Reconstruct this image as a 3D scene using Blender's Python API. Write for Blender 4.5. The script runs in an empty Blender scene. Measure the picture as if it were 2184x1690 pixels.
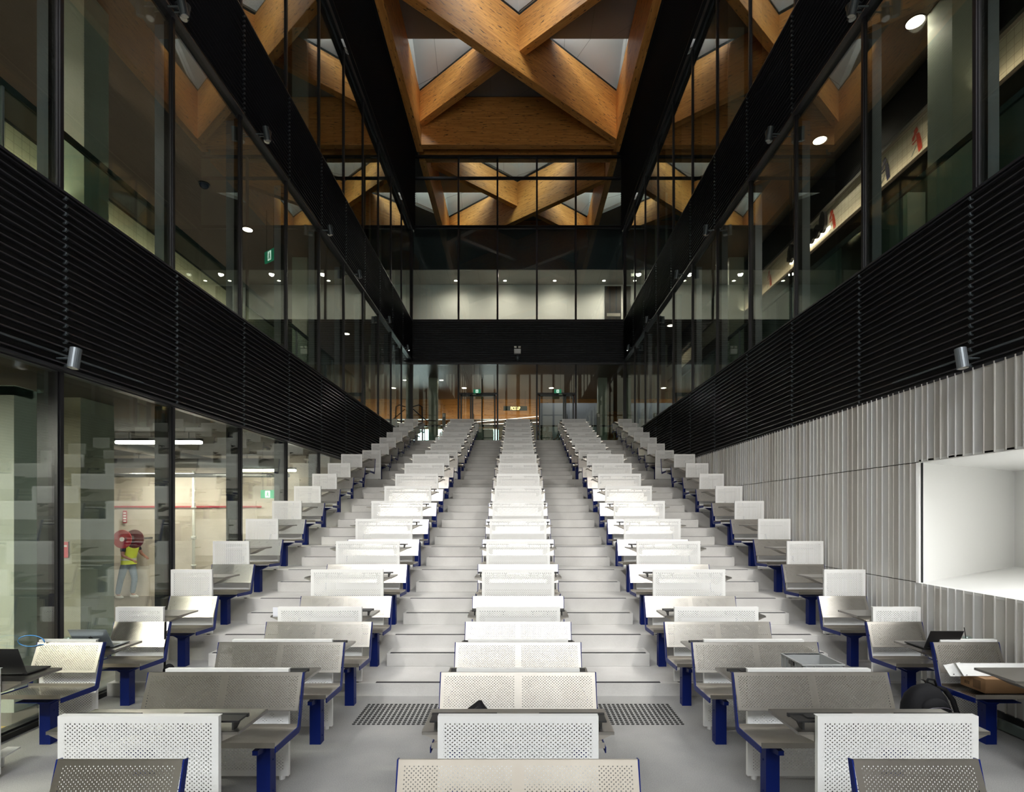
import bpy, bmesh, math, random
from mathutils import Vector, Matrix
R = math.radians
rnd = random.Random(7)
# ---- measuring frame: X and heights in u, depth in D (row pitch) ----
u = 0.000873
D = 0.9865
FPX = 1130.0
CAMH = 2420
C = bpy.context.scene.collection
def P(x, d, z): return Vector((x*u, d*D, z*u))

# ---------------- materials ----------------
def newmat(name):
    m = bpy.data.materials.new(name); m.use_nodes = True
    nt = m.node_tree
    for n in list(nt.nodes): nt.nodes.remove(n)
    out = nt.nodes.new('ShaderNodeOutputMaterial')
    return m, nt, out
def N(nt, t, **kw):
    n = nt.nodes.new(t)
    for k, v in kw.items():
        if k.startswith('i_'):
            key = k[2:]
            n.inputs[int(key) if key.isdigit() else key.replace('_', ' ')].default_value = v
        else: setattr(n, k, v)
    return n
def math_(nt, op, a, b=None, c=None):
    n = nt.nodes.new('ShaderNodeMath'); n.operation = op
    for i, v in enumerate((a, b, c)):
        if v is None: continue
        if isinstance(v, (int, float)): n.inputs[i].default_value = v
        else: nt.links.new(v, n.inputs[i])
    return n.outputs[0]
def c4(c): return (c[0], c[1], c[2], 1)
def simple(name, col, rough=.5, metal=0, noise=0, nscale=8, bump=0, spec=.5, emis=0, stretch=(1, 1, 1)):
    m, nt, out = newmat(name)
    b = N(nt, 'ShaderNodeBsdfPrincipled'); nt.links.new(b.outputs[0], out.inputs[0])
    b.inputs['Base Color'].default_value = c4(col); b.inputs['Roughness'].default_value = rough
    b.inputs['Metallic'].default_value = metal; b.inputs['Specular IOR Level'].default_value = spec
    if emis:
        b.inputs['Emission Color'].default_value = c4(col); b.inputs['Emission Strength'].default_value = emis
    if noise or bump:
        tc = N(nt, 'ShaderNodeTexCoord'); mp = N(nt, 'ShaderNodeMapping'); mp.inputs['Scale'].default_value = stretch
        nt.links.new(tc.outputs['Object'], mp.inputs[0])
        nz = N(nt, 'ShaderNodeTexNoise'); nz.inputs['Scale'].default_value = nscale; nz.inputs['Detail'].default_value = 5
        nt.links.new(mp.outputs[0], nz.inputs['Vector'])
        if noise:
            mx = N(nt, 'ShaderNodeMix', data_type='RGBA')
            mx.inputs[6].default_value = c4([x*(1-noise) for x in col]); mx.inputs[7].default_value = c4([min(1, x*(1+noise)) for x in col])
            nt.links.new(nz.outputs[0], mx.inputs[0]); nt.links.new(mx.outputs[2], b.inputs['Base Color'])
        if bump:
            bp = N(nt, 'ShaderNodeBump'); bp.inputs['Strength'].default_value = bump; bp.inputs['Distance'].default_value = .01
            nt.links.new(nz.outputs[0], bp.inputs['Height']); nt.links.new(bp.outputs[0], b.inputs['Normal'])
    return m
def hole_mask(nt, p, rad, xr, zr, gap):
    """1 inside a punched hole; staggered grid in local x/z, bounded, with an optional blank centre strip"""
    tc = N(nt, 'ShaderNodeTexCoord'); sp = N(nt, 'ShaderNodeSeparateXYZ'); nt.links.new(tc.outputs['Object'], sp.inputs[0])
    x, z = sp.outputs[0], sp.outputs[2]
    pz = p*.87
    def cell(ox, oz):
        fx = math_(nt, 'ADD', math_(nt, 'DIVIDE', x, p), 100.5+ox); fx = math_(nt, 'SUBTRACT', math_(nt, 'FRACT', fx), .5)
        fz = math_(nt, 'ADD', math_(nt, 'DIVIDE', z, pz), 100.5+oz); fz = math_(nt, 'SUBTRACT', math_(nt, 'FRACT', fz), .5)
        fx = math_(nt, 'MULTIPLY', fx, p); fz = math_(nt, 'MULTIPLY', fz, pz)
        return math_(nt, 'ADD', math_(nt, 'MULTIPLY', fx, fx), math_(nt, 'MULTIPLY', fz, fz))
    d2 = math_(nt, 'MINIMUM', cell(0, 0), cell(.5, .5))
    h = math_(nt, 'LESS_THAN', d2, rad*rad)
    ax = math_(nt, 'ABSOLUTE', math_(nt, 'SUBTRACT', x, (xr[0]+xr[1])/2))
    h = math_(nt, 'MULTIPLY', h, math_(nt, 'LESS_THAN', ax, (xr[1]-xr[0])/2))
    if gap: h = math_(nt, 'MULTIPLY', h, math_(nt, 'GREATER_THAN', ax, gap))
    az = math_(nt, 'ABSOLUTE', math_(nt, 'SUBTRACT', z, (zr[0]+zr[1])/2))
    return math_(nt, 'MULTIPLY', h, math_(nt, 'LESS_THAN', az, (zr[1]-zr[0])/2))
def perforated(name, kind, p, rad, xr, zr, gap=0):
    m, nt, out = newmat(name)
    b = N(nt, 'ShaderNodeBsdfPrincipled')
    if kind == 'white':
        b.inputs['Base Color'].default_value = (.82, .82, .80, 1); b.inputs['Roughness'].default_value = .42
    else: steel_nodes(nt, b, .285)
    h = hole_mask(nt, p, rad, xr, zr, gap)
    tr = N(nt, 'ShaderNodeBsdfTransparent'); mx = N(nt, 'ShaderNodeMixShader')
    nt.links.new(h, mx.inputs[0]); nt.links.new(b.outputs[0], mx.inputs[1]); nt.links.new(tr.outputs[0], mx.inputs[2])
    nt.links.new(mx.outputs[0], out.inputs[0])
    return m
def steel_nodes(nt, b, rough):
    b.inputs['Metallic'].default_value = 1
    tc = N(nt, 'ShaderNodeTexCoord'); mp = N(nt, 'ShaderNodeMapping'); mp.inputs['Scale'].default_value = (1.5, 30, 260)
    nt.links.new(tc.outputs['Object'], mp.inputs[0])
    nz = N(nt, 'ShaderNodeTexNoise'); nz.inputs['Scale'].default_value = 3; nz.inputs['Detail'].default_value = 3
    nt.links.new(mp.outputs[0], nz.inputs['Vector'])
    cr = N(nt, 'ShaderNodeMapRange'); cr.inputs[3].default_value = rough-.01; cr.inputs[4].default_value = rough+.02
    nt.links.new(nz.outputs[0], cr.inputs[0]); nt.links.new(cr.outputs[0], b.inputs['Roughness'])
    n2 = N(nt, 'ShaderNodeTexNoise'); n2.inputs['Scale'].default_value = 3.2; n2.inputs['Detail'].default_value = 2
    mp2 = N(nt, 'ShaderNodeMapping'); mp2.inputs['Scale'].default_value = (1.6, .3, .5)
    nt.links.new(tc.outputs['Object'], mp2.inputs[0]); nt.links.new(mp2.outputs[0], n2.inputs['Vector'])
    mx = N(nt, 'ShaderNodeMix', data_type='RGBA'); mx.inputs[6].default_value = (.46, .43, .39, 1); mx.inputs[7].default_value = (.58, .555, .51, 1)
    nt.links.new(n2.outputs[0], mx.inputs[0]); nt.links.new(mx.outputs[2], b.inputs['Base Color'])
    b.inputs['Anisotropic'].default_value = .45; b.inputs['Anisotropic Rotation'].default_value = .25
    tg = N(nt, 'ShaderNodeTangent', direction_type='UV_MAP'); tg.uv_map = 'UVMap'
    nt.links.new(tg.outputs[0], b.inputs['Tangent'])
def steel(name, rough):
    m, nt, out = newmat(name); b = N(nt, 'ShaderNodeBsdfPrincipled'); steel_nodes(nt, b, rough); nt.links.new(b.outputs[0], out.inputs[0]); return m
def glass(name, tint, refl=1.0, ior=1.55):
    m, nt, out = newmat(name)
    tr = N(nt, 'ShaderNodeBsdfTransparent'); tr.inputs[0].default_value = c4(tint)
    gl = N(nt, 'ShaderNodeBsdfGlossy'); gl.inputs['Roughness'].default_value = .004; gl.inputs[0].default_value = (.97, 1, .985, 1)
    fr = N(nt, 'ShaderNodeFresnel'); ge = N(nt, 'ShaderNodeNewGeometry')
    io = N(nt, 'ShaderNodeMix', data_type='FLOAT'); io.inputs[2].default_value = ior; io.inputs[3].default_value = 1/ior
    nt.links.new(ge.outputs['Backfacing'], io.inputs[0]); nt.links.new(io.outputs[0], fr.inputs[0])
    f = math_(nt, 'MINIMUM', math_(nt, 'MULTIPLY', fr.outputs[0], refl), 1.0)
    mx = N(nt, 'ShaderNodeMixShader'); nt.links.new(f, mx.inputs[0]); nt.links.new(tr.outputs[0], mx.inputs[1]); nt.links.new(gl.outputs[0], mx.inputs[2])
    nt.links.new(mx.outputs[0], out.inputs[0]); return m
def timber(name):
    m, nt, out = newmat(name)
    b = N(nt, 'ShaderNodeBsdfPrincipled'); b.inputs['Roughness'].default_value = .42; nt.links.new(b.outputs[0], out.inputs[0])
    tc = N(nt, 'ShaderNodeTexCoord')
    mp = N(nt, 'ShaderNodeMapping'); mp.inputs['Scale'].default_value = (.35, 3, 7); nt.links.new(tc.outputs['Object'], mp.inputs[0])
    nz = N(nt, 'ShaderNodeTexNoise'); nz.inputs['Scale'].default_value = 2.2; nz.inputs['Detail'].default_value = 8; nz.inputs['Roughness'].default_value = .62
    nt.links.new(mp.outputs[0], nz.inputs['Vector'])
    cr = N(nt, 'ShaderNodeValToRGB'); cr.color_ramp.elements[0].position = .3; cr.color_ramp.elements[0].color = (.50, .19, .036, 1)
    cr.color_ramp.elements[1].position = .72; cr.color_ramp.elements[1].color = (.82, .39, .105, 1)
    nt.links.new(nz.outputs[0], cr.inputs[0])
    mp3 = N(nt, 'ShaderNodeMapping'); mp3.inputs['Scale'].default_value = (2.2, 9, 17); nt.links.new(tc.outputs['Object'], mp3.inputs[0])
    n3 = N(nt, 'ShaderNodeTexNoise'); n3.inputs['Scale'].default_value = 1.7; n3.inputs['Detail'].default_value = 2.0; nt.links.new(mp3.outputs[0], n3.inputs['Vector'])
    fl = N(nt, 'ShaderNodeMapRange'); fl.inputs[1].default_value = .62; fl.inputs[2].default_value = .69; nt.links.new(n3.outputs[0], fl.inputs[0])
    mx = N(nt, 'ShaderNodeMix', data_type='RGBA'); nt.links.new(fl.outputs[0], mx.inputs[0]); nt.links.new(cr.outputs[0], mx.inputs[6]); mx.inputs[7].default_value = (.09, .035, .012, 1)
    nt.links.new(mx.outputs[2], b.inputs['Base Color'])
    return m
def jointed(name, col, line, a, b_, w=.012, rough=.6, bscale=1.0, emis=0):
    """flat panels with thin joints; a, b_ are (kx,ky,kz) plane families (cycles per metre)"""
    m, nt, out = newmat(name)
    b = N(nt, 'ShaderNodeBsdfPrincipled'); b.inputs['Roughness'].default_value = rough; nt.links.new(b.outputs[0], out.inputs[0])
    tc = N(nt, 'ShaderNodeTexCoord'); sp = N(nt, 'ShaderNodeSeparateXYZ'); nt.links.new(tc.outputs['Object'], sp.inputs[0])
    def fam(k):
        s = None
        for i in range(3):
            if k[i]:
                t = math_(nt, 'MULTIPLY', sp.outputs[i], k[i]); s = t if s is None else math_(nt, 'ADD', s, t)
        f = math_(nt, 'FRACT', math_(nt, 'ADD', s, 100.3)); wl = w*math.sqrt(sum(q*q for q in k))
        return math_(nt, 'LESS_THAN', f, wl)
    l = math_(nt, 'MAXIMUM', fam(a), fam(b_)) if b_ else fam(a)
    nz = N(nt, 'ShaderNodeTexNoise'); nz.inputs['Scale'].default_value = 1.2; nt.links.new(tc.outputs['Object'], nz.inputs['Vector'])
    m0 = N(nt, 'ShaderNodeMix', data_type='RGBA'); m0.inputs[6].default_value = c4([c*.93 for c in col]); m0.inputs[7].default_value = c4(col); nt.links.new(nz.outputs[0], m0.inputs[0])
    mx = N(nt, 'ShaderNodeMix', data_type='RGBA'); nt.links.new(l, mx.inputs[0]); nt.links.new(m0.outputs[2], mx.inputs[6]); mx.inputs[7].default_value = c4(line)
    nt.links.new(mx.outputs[2], b.inputs['Base Color'])
    return m
def concrete(name, c0, c1, speck=.35, rough=.75):
    m, nt, out = newmat(name)
    b = N(nt, 'ShaderNodeBsdfPrincipled'); b.inputs['Roughness'].default_value = rough; nt.links.new(b.outputs[0], out.inputs[0])
    tc = N(nt, 'ShaderNodeTexCoord')
    n1 = N(nt, 'ShaderNodeTexNoise'); n1.inputs['Scale'].default_value = 1.7; n1.inputs['Detail'].default_value = 6; nt.links.new(tc.outputs['Object'], n1.inputs['Vector'])
    n2 = N(nt, 'ShaderNodeTexNoise'); n2.inputs['Scale'].default_value = 130; n2.inputs['Detail'].default_value = 2; nt.links.new(tc.outputs['Object'], n2.inputs['Vector'])
    f = math_(nt, 'ADD', math_(nt, 'MULTIPLY', n1.outputs[0], 1-speck), math_(nt, 'MULTIPLY', n2.outputs[0], speck))
    cr = N(nt, 'ShaderNodeMapRange'); cr.inputs[1].default_value = .36; cr.inputs[2].default_value = .64; nt.links.new(f, cr.inputs[0])
    mx = N(nt, 'ShaderNodeMix', data_type='RGBA'); mx.inputs[6].default_value = c4(c0); mx.inputs[7].default_value = c4(c1); nt.links.new(cr.outputs[0], mx.inputs[0])
    nt.links.new(mx.outputs[2], b.inputs['Base Color'])
    bp = N(nt, 'ShaderNodeBump'); bp.inputs['Strength'].default_value = .12; bp.inputs['Distance'].default_value = .004; nt.links.new(n2.outputs[0], bp.inputs['Height']); nt.links.new(bp.outputs[0], b.inputs['Normal'])
    return m
M = {}
M['floor'] = concrete('pale_terrazzo', (.27, .27, .262), (.42, .415, .40), .55, .6)
M['concrete'] = concrete('precast_concrete', (.50, .49, .47), (.62, .61, .59), .3)
M['nosing'] = simple('black_grit_strip', (.025, .025, .027), .8, noise=.3, nscale=90)
M['blue'] = simple('ultramarine_powder_coat', (.001, .011, .125), .45, noise=.08, nscale=20, spec=.25)
M['white'] = simple('white_powder_coat', (.82, .82, .80), .42)
M['slat'] = simple('black_louvre_metal', (.028, .028, .033), .33, metal=.2, noise=.15, nscale=30)
M['slat_end'] = simple('black_louvre_lightened', (.075, .08, .09), .38, metal=.2)  # end slats coloured lighter, standing in for facade light on them
M['slat_matt'] = simple('matt_black_louvre', (.010, .010, .012), .55, spec=.2)
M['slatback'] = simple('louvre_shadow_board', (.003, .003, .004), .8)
M['frame'] = simple('black_window_frame', (.018, .018, .021), .35, metal=.3)
M['doorframe'] = simple('grey_green_door_frame', (.05, .06, .06), .4, metal=.4)
M['fin_dark'] = simple('charcoal_steel_fin', (.035, .042, .04), .4, metal=.2)
M['fin_blue'] = simple('blue_grey_steel_fin', (.30, .33, .38), .4, metal=.3)
M['glass'] = glass('tinted_curtain_glass', (.90, .94, .91), 1.6)
M['glass_clear'] = glass('clear_end_glass', (.90, .95, .93), .9)
M['bal'] = glass('balustrade_glass', (.84, .93, .90), 1.0, 1.3)
M['timber'] = timber('oiled_glulam')
M['steel'] = simple('polished_stainless', (.38, .365, .34), .34, metal=1, noise=.12, nscale=3, stretch=(3, .4, 1))
M['steel_edge'] = steel('brushed_stainless_edge', .3)
M['roofgrey'] = jointed('grey_roof_lining', (.23, .225, .22), (.12, .12, .12), (.25, 0, 0), (.16, .2, 0))
M['roofwhite'] = jointed('white_skylight_lining', (.9, .9, .9), (.38, .38, .38), (.38, 0, 0), (.22, .33, 0), w=.015)
M['upstand'] = simple('beige_upstand', (.42, .37, .32), .6)
M['recess'] = simple('black_recess', (.004, .004, .004), .8)
M['darkceil'] = jointed('brown_perforated_ceiling', (.17, .13, .10), (.16, .13, .10), (.8, 0, 0), (0, .8, 0), w=.008, rough=.4)
M['black'] = simple('matt_black', (.006, .007, .009), .5)
M['navy'] = simple('navy_bulkhead', (.008, .014, .02), .45, noise=.2, nscale=3)
M['whitewall'] = simple('white_plaster', (.84, .84, .82), .6)
M['ceilwhite'] = jointed('pale_tile_ceiling', (.62, .60, .55), (.4, .38, .35), (.7, 0, 0), (0, .7, 0), w=.012)
M['beige'] = concrete('beige_service_wall', (.50, .44, .36), (.60, .53, .45), .1)
M['shopwall'] = simple('grey_green_panel', (.2, .25, .23), .35, noise=.3, nscale=.8, stretch=(1, 1, .2))
M['rib0'] = simple('champagne_metal', (.66, .645, .61), .45, metal=.15)
M['rib1'] = simple('taupe_metal', (.55, .53, .49), .45, metal=.15)
M['rib2'] = simple('silver_metal', (.70, .70, .69), .45, metal=.15)
M['greencol'] = simple('pale_green_column', (.52, .58, .50), .55, noise=.06, nscale=2)
M['colgrey'] = concrete('olive_concrete', (.34, .35, .27), (.46, .47, .38), .12)
M['lamp'] = simple('warm_lamp', (1, .86, .68), .5, emis=14)
M['lamp_dim'] = simple('lamp_lens', (.8, .8, .78), .15, metal=.6, noise=.3, nscale=60)
M['tube'] = simple('linear_lamp', (1, .93, .82), .5, emis=16)
M['spotgrey'] = simple('grey_lamp_body', (.07, .085, .095), .35, metal=.5)
M['spotlight'] = simple('light_grey_lamp_body', (.22, .25, .28), .3, metal=.6)
M['plastic'] = simple('black_plastic', (.012, .012, .013), .45)
M['rubber'] = simple('black_rubber', (.02, .02, .02), .8)
WORLD, EXPO, FTOP, FSILL, SPOTP, SPOTF = 39.0, 0.0, 18500, 4400, 40, 450
# ---------------- mesh helpers ----------------
class MB:
    def __init__(s): s.v = []; s.f = []; s.mi = []; s.cur = 0
    def quad(s, pts):
        n = len(s.v); s.v += [tuple(p) for p in pts]; s.f.append(list(range(n, n+len(pts)))); s.mi.append(s.cur)
    def box(s, a, b, rot=None, piv=None):
        x0, y0, z0 = [min(a[i], b[i]) for i in range(3)]; x1, y1, z1 = [max(a[i], b[i]) for i in range(3)]
        pts = [Vector(p) for p in ((x0,y0,z0),(x1,y0,z0),(x1,y1,z0),(x0,y1,z0),(x0,y0,z1),(x1,y0,z1),(x1,y1,z1),(x0,y1,z1))]
        if rot is not None:
            pv = Vector(piv) if piv is not None else Vector(((x0+x1)/2,(y0+y1)/2,(z0+z1)/2))
            pts = [rot @ (p-pv)+pv for p in pts]
        s.hexa(pts)
    def hexa(s, pts):
        n = len(s.v); s.v += [tuple(p) for p in pts]
        for f in ((3,2,1,0),(4,5,6,7),(0,1,5,4),(1,2,6,5),(2,3,7,6),(3,0,4,7)):
            s.f.append([n+i for i in f]); s.mi.append(s.cur)
    def prism(s, poly, ext):
        """closed polygon (3D points) extruded by vector ext"""
        n = len(s.v); k = len(poly); ext = Vector(ext)
        s.v += [tuple(Vector(p)) for p in poly] + [tuple(Vector(p)+ext) for p in poly]
        s.f.append(list(range(n, n+k))[::-1]); s.mi.append(s.cur); s.f.append(list(range(n+k, n+2*k))); s.mi.append(s.cur)
        for i in range(k):
            j = (i+1) % k; s.f.append([n+i, n+j, n+k+j, n+k+i]); s.mi.append(s.cur)
    def tube(s, pts, r, seg=10, cap=True):
        pts = [Vector(p) for p in pts]; n0 = len(s.v); rr = r if isinstance(r, (list, tuple)) else [r]*len(pts)
        up = Vector((0, 0, 1))
        for i, p in enumerate(pts):
            t = (pts[min(i+1, len(pts)-1)]-pts[max(i-1, 0)]).normalized()
            a = t.cross(up) if abs(t.dot(up)) < .95 else t.cross(Vector((1, 0, 0))); a.normalize(); b = t.cross(a).normalized()
            for k in range(seg):
                w = 2*math.pi*k/seg; s.v.append(tuple(p+a*math.cos(w)*rr[i]+b*math.sin(w)*rr[i]))
        for i in range(len(pts)-1):
            for k in range(seg):
                k2 = (k+1) % seg; a = n0+i*seg; s.f.append([a+k, a+k2, a+seg+k2, a+seg+k]); s.mi.append(s.cur)
        if cap:
            s.f.append([n0+k for k in range(seg)][::-1]); s.mi.append(s.cur)
            a = n0+(len(pts)-1)*seg; s.f.append([a+k for k in range(seg)]); s.mi.append(s.cur)
    def ball(s, c, r, seg=16, rings=10):
        c = Vector(c); r = Vector(r if isinstance(r, (list, tuple)) else (r, r, r)); n0 = len(s.v)
        for i in range(rings+1):
            th = math.pi*i/rings
            for k in range(seg):
                ph = 2*math.pi*k/seg
                s.v.append((c.x+r.x*math.sin(th)*math.cos(ph), c.y+r.y*math.sin(th)*math.sin(ph), c.z+r.z*math.cos(th)))
        for i in range(rings):
            for k in range(seg):
                k2 = (k+1) % seg; a = n0+i*seg; s.f.append([a+k, a+seg+k, a+seg+k2, a+k2]); s.mi.append(s.cur)
    def build(s, name, mat, parent=None, loc=None, rot=None, smooth=False, bevel=0):
        me = bpy.data.meshes.new(name); me.from_pydata(s.v, [], s.f)
        mats = mat if isinstance(mat, (list, tuple)) else [mat]
        for m in mats: me.materials.append(M[m] if isinstance(m, str) else m)
        if len(mats) > 1: me.polygons.foreach_set('material_index', s.mi)
        uv = me.uv_layers.new(name='UVMap'); lp = me.loops; vs = me.vertices
        for p in me.polygons:
            nx, ny, nz = abs(p.normal.x), abs(p.normal.y), abs(p.normal.z)
            for li in p.loop_indices:
                c = vs[lp[li].vertex_index].co
                uv.data[li].uv = (c.y, c.z) if nx > ny and nx > nz else ((c.x, c.z) if ny >= nz else (c.x, c.y))
            if smooth: p.use_smooth = True
        me.validate(); me.update()
        o = bpy.data.objects.new(name, me); C.objects.link(o)
        if parent is not None: o.parent = parent
        if loc is not None: o.location = loc
        if rot is not None: o.rotation_euler = rot
        if bevel:
            bm = o.modifiers.new('bevel', 'BEVEL'); bm.width = bevel; bm.segments = 2; bm.limit_method = 'ANGLE'
        return o
def tag(o, label=None, cat=None, group=None, kind=None):
    if label: o['label'] = label
    if cat: o['category'] = cat
    if group: o['group'] = group
    if kind: o['kind'] = kind
    return o
def empty(name, loc=(0, 0, 0), rz=0):
    o = bpy.data.objects.new(name, None); o.empty_display_size = .1; C.objects.link(o); o.location = loc; o.rotation_euler = (0, 0, rz); return o
def thing(name, label, cat, loc=(0, 0, 0), rz=0, group=None): return tag(empty(name, loc, rz), label, cat, group)
def struct(o, label=None): return tag(o, label, None, None, 'structure')
def copy_tree(o, parent=None):
    c = o.copy(); C.objects.link(c)
    if parent is not None: c.parent = parent
    for ch in list(o.children): copy_tree(ch, c)
    return c
def ubox(mb, x0, x1, d0, d1, z0, z1): mb.box(P(x0, d0, z0), P(x1, d1, z1))

# ---------------- camera ----------------
cam = bpy.data.cameras.new('camera'); co = bpy.data.objects.new('camera', cam); C.objects.link(co)
cam.sensor_width = 36; cam.lens = FPX/2184*36; cam.sensor_fit = 'HORIZONTAL'
cam.shift_x = -13/2184; cam.shift_y = 253/2184; cam.clip_start = .05; cam.clip_end = 300
co.location = (0, 0, CAMH*u); co.rotation_euler = (R(90), 0, 0)
bpy.context.scene.camera = co

# ---------------- levels ----------------
XW = 5536          # hall wall line
DB, DE = -4.8, 24.44   # facade behind the camera, end wall
L1T, L2F, L2B, L2T, L3B, L3T = 4186, 5945, 6306, 10418, 12451, 17216
ROOFB, ROOFT = 21204, 23634
MULL = [DE - .001] ; MULL = [5.68+1.85*i for i in range(-7, 10)]
def stepz(j): return 170+385*(j-1)      # tread height of tier j (1..16)
def edge(j): return 6.25+(j-1) if j <= 9 else 6.25+(j-1)+.95
TOPZ = stepz(16)

# ---------------- floor and stair ----------------
m = MB(); ubox(m, -5480, 5480, DB-2, 6.25, -60, 0); struct(m.build('floor', 'floor'))
for j in range(1, 17):
    z0, z1 = (0 if j == 1 else stepz(j-1)), stepz(j)
    d0 = edge(j); d1 = edge(j+1) if j < 16 else DE+.1
    m = MB(); ubox(m, -5480, 5480, d0, d1, z0-80, z1)
    t = struct(m.build('stair_tier', 'concrete'), 'pale concrete tier')
    A = [(-4590, -3420), (-1949, -720), (720, 1949), (3420, 4590)]
    if j < 16:
        rise = stepz(j+1)-z1
        for a0, a1 in A:
            b = MB(); ubox(b, a0, a1, d1-.31, d1, z1, z1+rise/2-0.5)
            hs = b.build('half_step', 'concrete', t, bevel=.006)
            s = MB(); s0, s1 = a0+52, a1-52
            ubox(s, s0, s1, d1-.31+.012, d1-.31+.055, z1+rise/2-1, z1+rise/2+5)
            s.build('nosing_strip', 'nosing', t)
    if j > 0:
        for a0, a1 in A:
            s = MB(); ubox(s, a0+46, a1-46, d0+.012, d0+.055, z1-1, z1+5); s.build('nosing_strip', 'nosing', t)

# tactile pads
for sgn, lab in ((-1, 'pad of dark round tactile studs at the foot of the left aisle'), (1, 'pad of dark round tactile studs at the foot of the right aisle')):
    m = MB()
    for i in range(20):
        for k in range(12):
            x = sgn*(1897-57.3*i); d = 5.41+k*.0507; c = P(x, d, 0)
            m.tube([c+Vector((0,0,-.002)), c+Vector((0,0,.003)), c+Vector((0,0,.005))], [.0175, .0175, .012], 12)
    tag(m.build('tactile_pad', 'rubber'), lab, 'tactile paving', 'tactile pads')
# ---------------- benches and desks ----------------
PH, BH = 1010*u, .29
def perf_set():
    d = {}
    for key, w in (('double', 1124*u), ('single', 640*u)):
        for lv, z0 in (('floor', .075), ('tier', .36)):
            d['panel', key, lv] = perforated('perforated_white_%s_%s' % (key, lv), 'white', .0286, .0049, (-w/2+.036, w/2-.036), (z0, PH-.04))
    for key, hw, g in (('double', 698*u, .028), ('single', 365*u, 0)):
        d['back', key] = perforated('perforated_steel_back_%s' % key, 'steel', .0235, .0038, (-hw+.03, hw-.03), (.022, BH-.03), g)
        d['seat', key] = perforated('perforated_steel_seat_%s' % key, 'steel', .0235, .0038, (-hw+.035, hw-.035), (.03, .36), g)
    return d
PF = perf_set()
def Y(dd): return dd*D
def build_bench(kind):
    hw = (698 if kind == 'double' else 365)*u
    root = empty('bench')
    y0 = Y(.655)                      # leg front = origin
    zf, zb = 548*u, 534*u; yf, yb = Y(.495)-y0, Y(.88)-y0
    # seat: flat plate modelled upright in local xz and laid back
    L = math.hypot(yb-yf, zf-zb); m = MB()
    m.box((-hw, 0, 0), (hw, .004, L)); m.box((-hw, -.0345, 0), (hw, .0, .004)); m.box((-hw, -.03, L-.004), (hw, 0, L))
    ang = math.atan2(zb-zf, yb-yf)
    s = m.build('seat', [PF['seat', kind]], root, (0, yf, zf-.004), (R(-90)+ang, 0, 0))
    # backrest
    yB, zB, yT, zT = Y(.885)-y0, 677*u, Y(.982)-y0, 985*u
    m = MB(); m.box((-hw, 0, 0), (hw, .003, BH)); m.box((-hw, 0, BH-.003), (hw, .02, BH)); m.box((-hw, 0, 0), (hw, .012, .003))
    m.build('backrest', [PF['back', kind]], root, (0, yB, zB), (-math.atan2(yT-yB, zT-zB), 0, 0))
    # end frames
    for sg in (-1, 1):
        m = MB(); x = sg*(hw+.001)
        k = math.atan2(yT-yB, zT-zB)
        path = [(yf-.002, zf+.002), (yb, zb+.004), (yT, zT+.002), (yT+.034, zT-.004), (yb+.040, zb-.028), (yb+.012, zb-.046), (yf-.002, zf-.040)]
        m.prism([(x, a, b) for a, b in path], (sg*.008, 0, 0)); m.build('end_frame', 'blue', root)
    if kind == 'double':
        for sg in (-1, 1):
            x = sg*520*u; m = MB(); m.box((x-.05, 0, 0), (x+.05, .09, zf-.045))
            m.prism([(x-.02, Y(.53)-y0, zf-.042), (x-.02, Y(.53)-y0, zf-.075), (x-.02, .0, zf-.10), (x-.02, .09, zf-.10), (x-.02, yb, zb-.06), (x-.02, yb, zb-.03)][::-1], (.04, 0, 0))
            for hz in (.07, .30): m.tube([(x+sg*.05, .045, hz), (x+sg*.055, .045, hz)], .007, 8)
            m.build('leg', 'blue', root)
        m = MB(); m.box((-520*u+.05, 0.02, zf-.07), (520*u-.05, .07, zf-.042)); m.build('crossbeam', 'blue', root, bevel=.004)
    else:
        x = 43*u*ASG; m = MB(); h = zf-.042
        pr = [(x-.05, 0, 0), (x+.05, 0, 0), (x+.05, 0, h-.07), (x+.17, 0, h-.008), (x+.17, 0, h), (x-.17, 0, h), (x-.17, 0, h-.008), (x-.05, 0, h-.07)]
        m.prism(pr, (0, .09, 0))
        for hz in (.07, .30): m.tube([(x+ASG*.05, .045, hz), (x+ASG*.055, .045, hz)], .007, 8)
        m.build('leg', 'blue', root)
        m = MB(); m.box((x-.15, Y(.52)-y0, zf-.046), (x+.15, Y(.86)-y0, zf-.052+.0)); m.build('seat_plate', 'blue', root)
    return root
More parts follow.
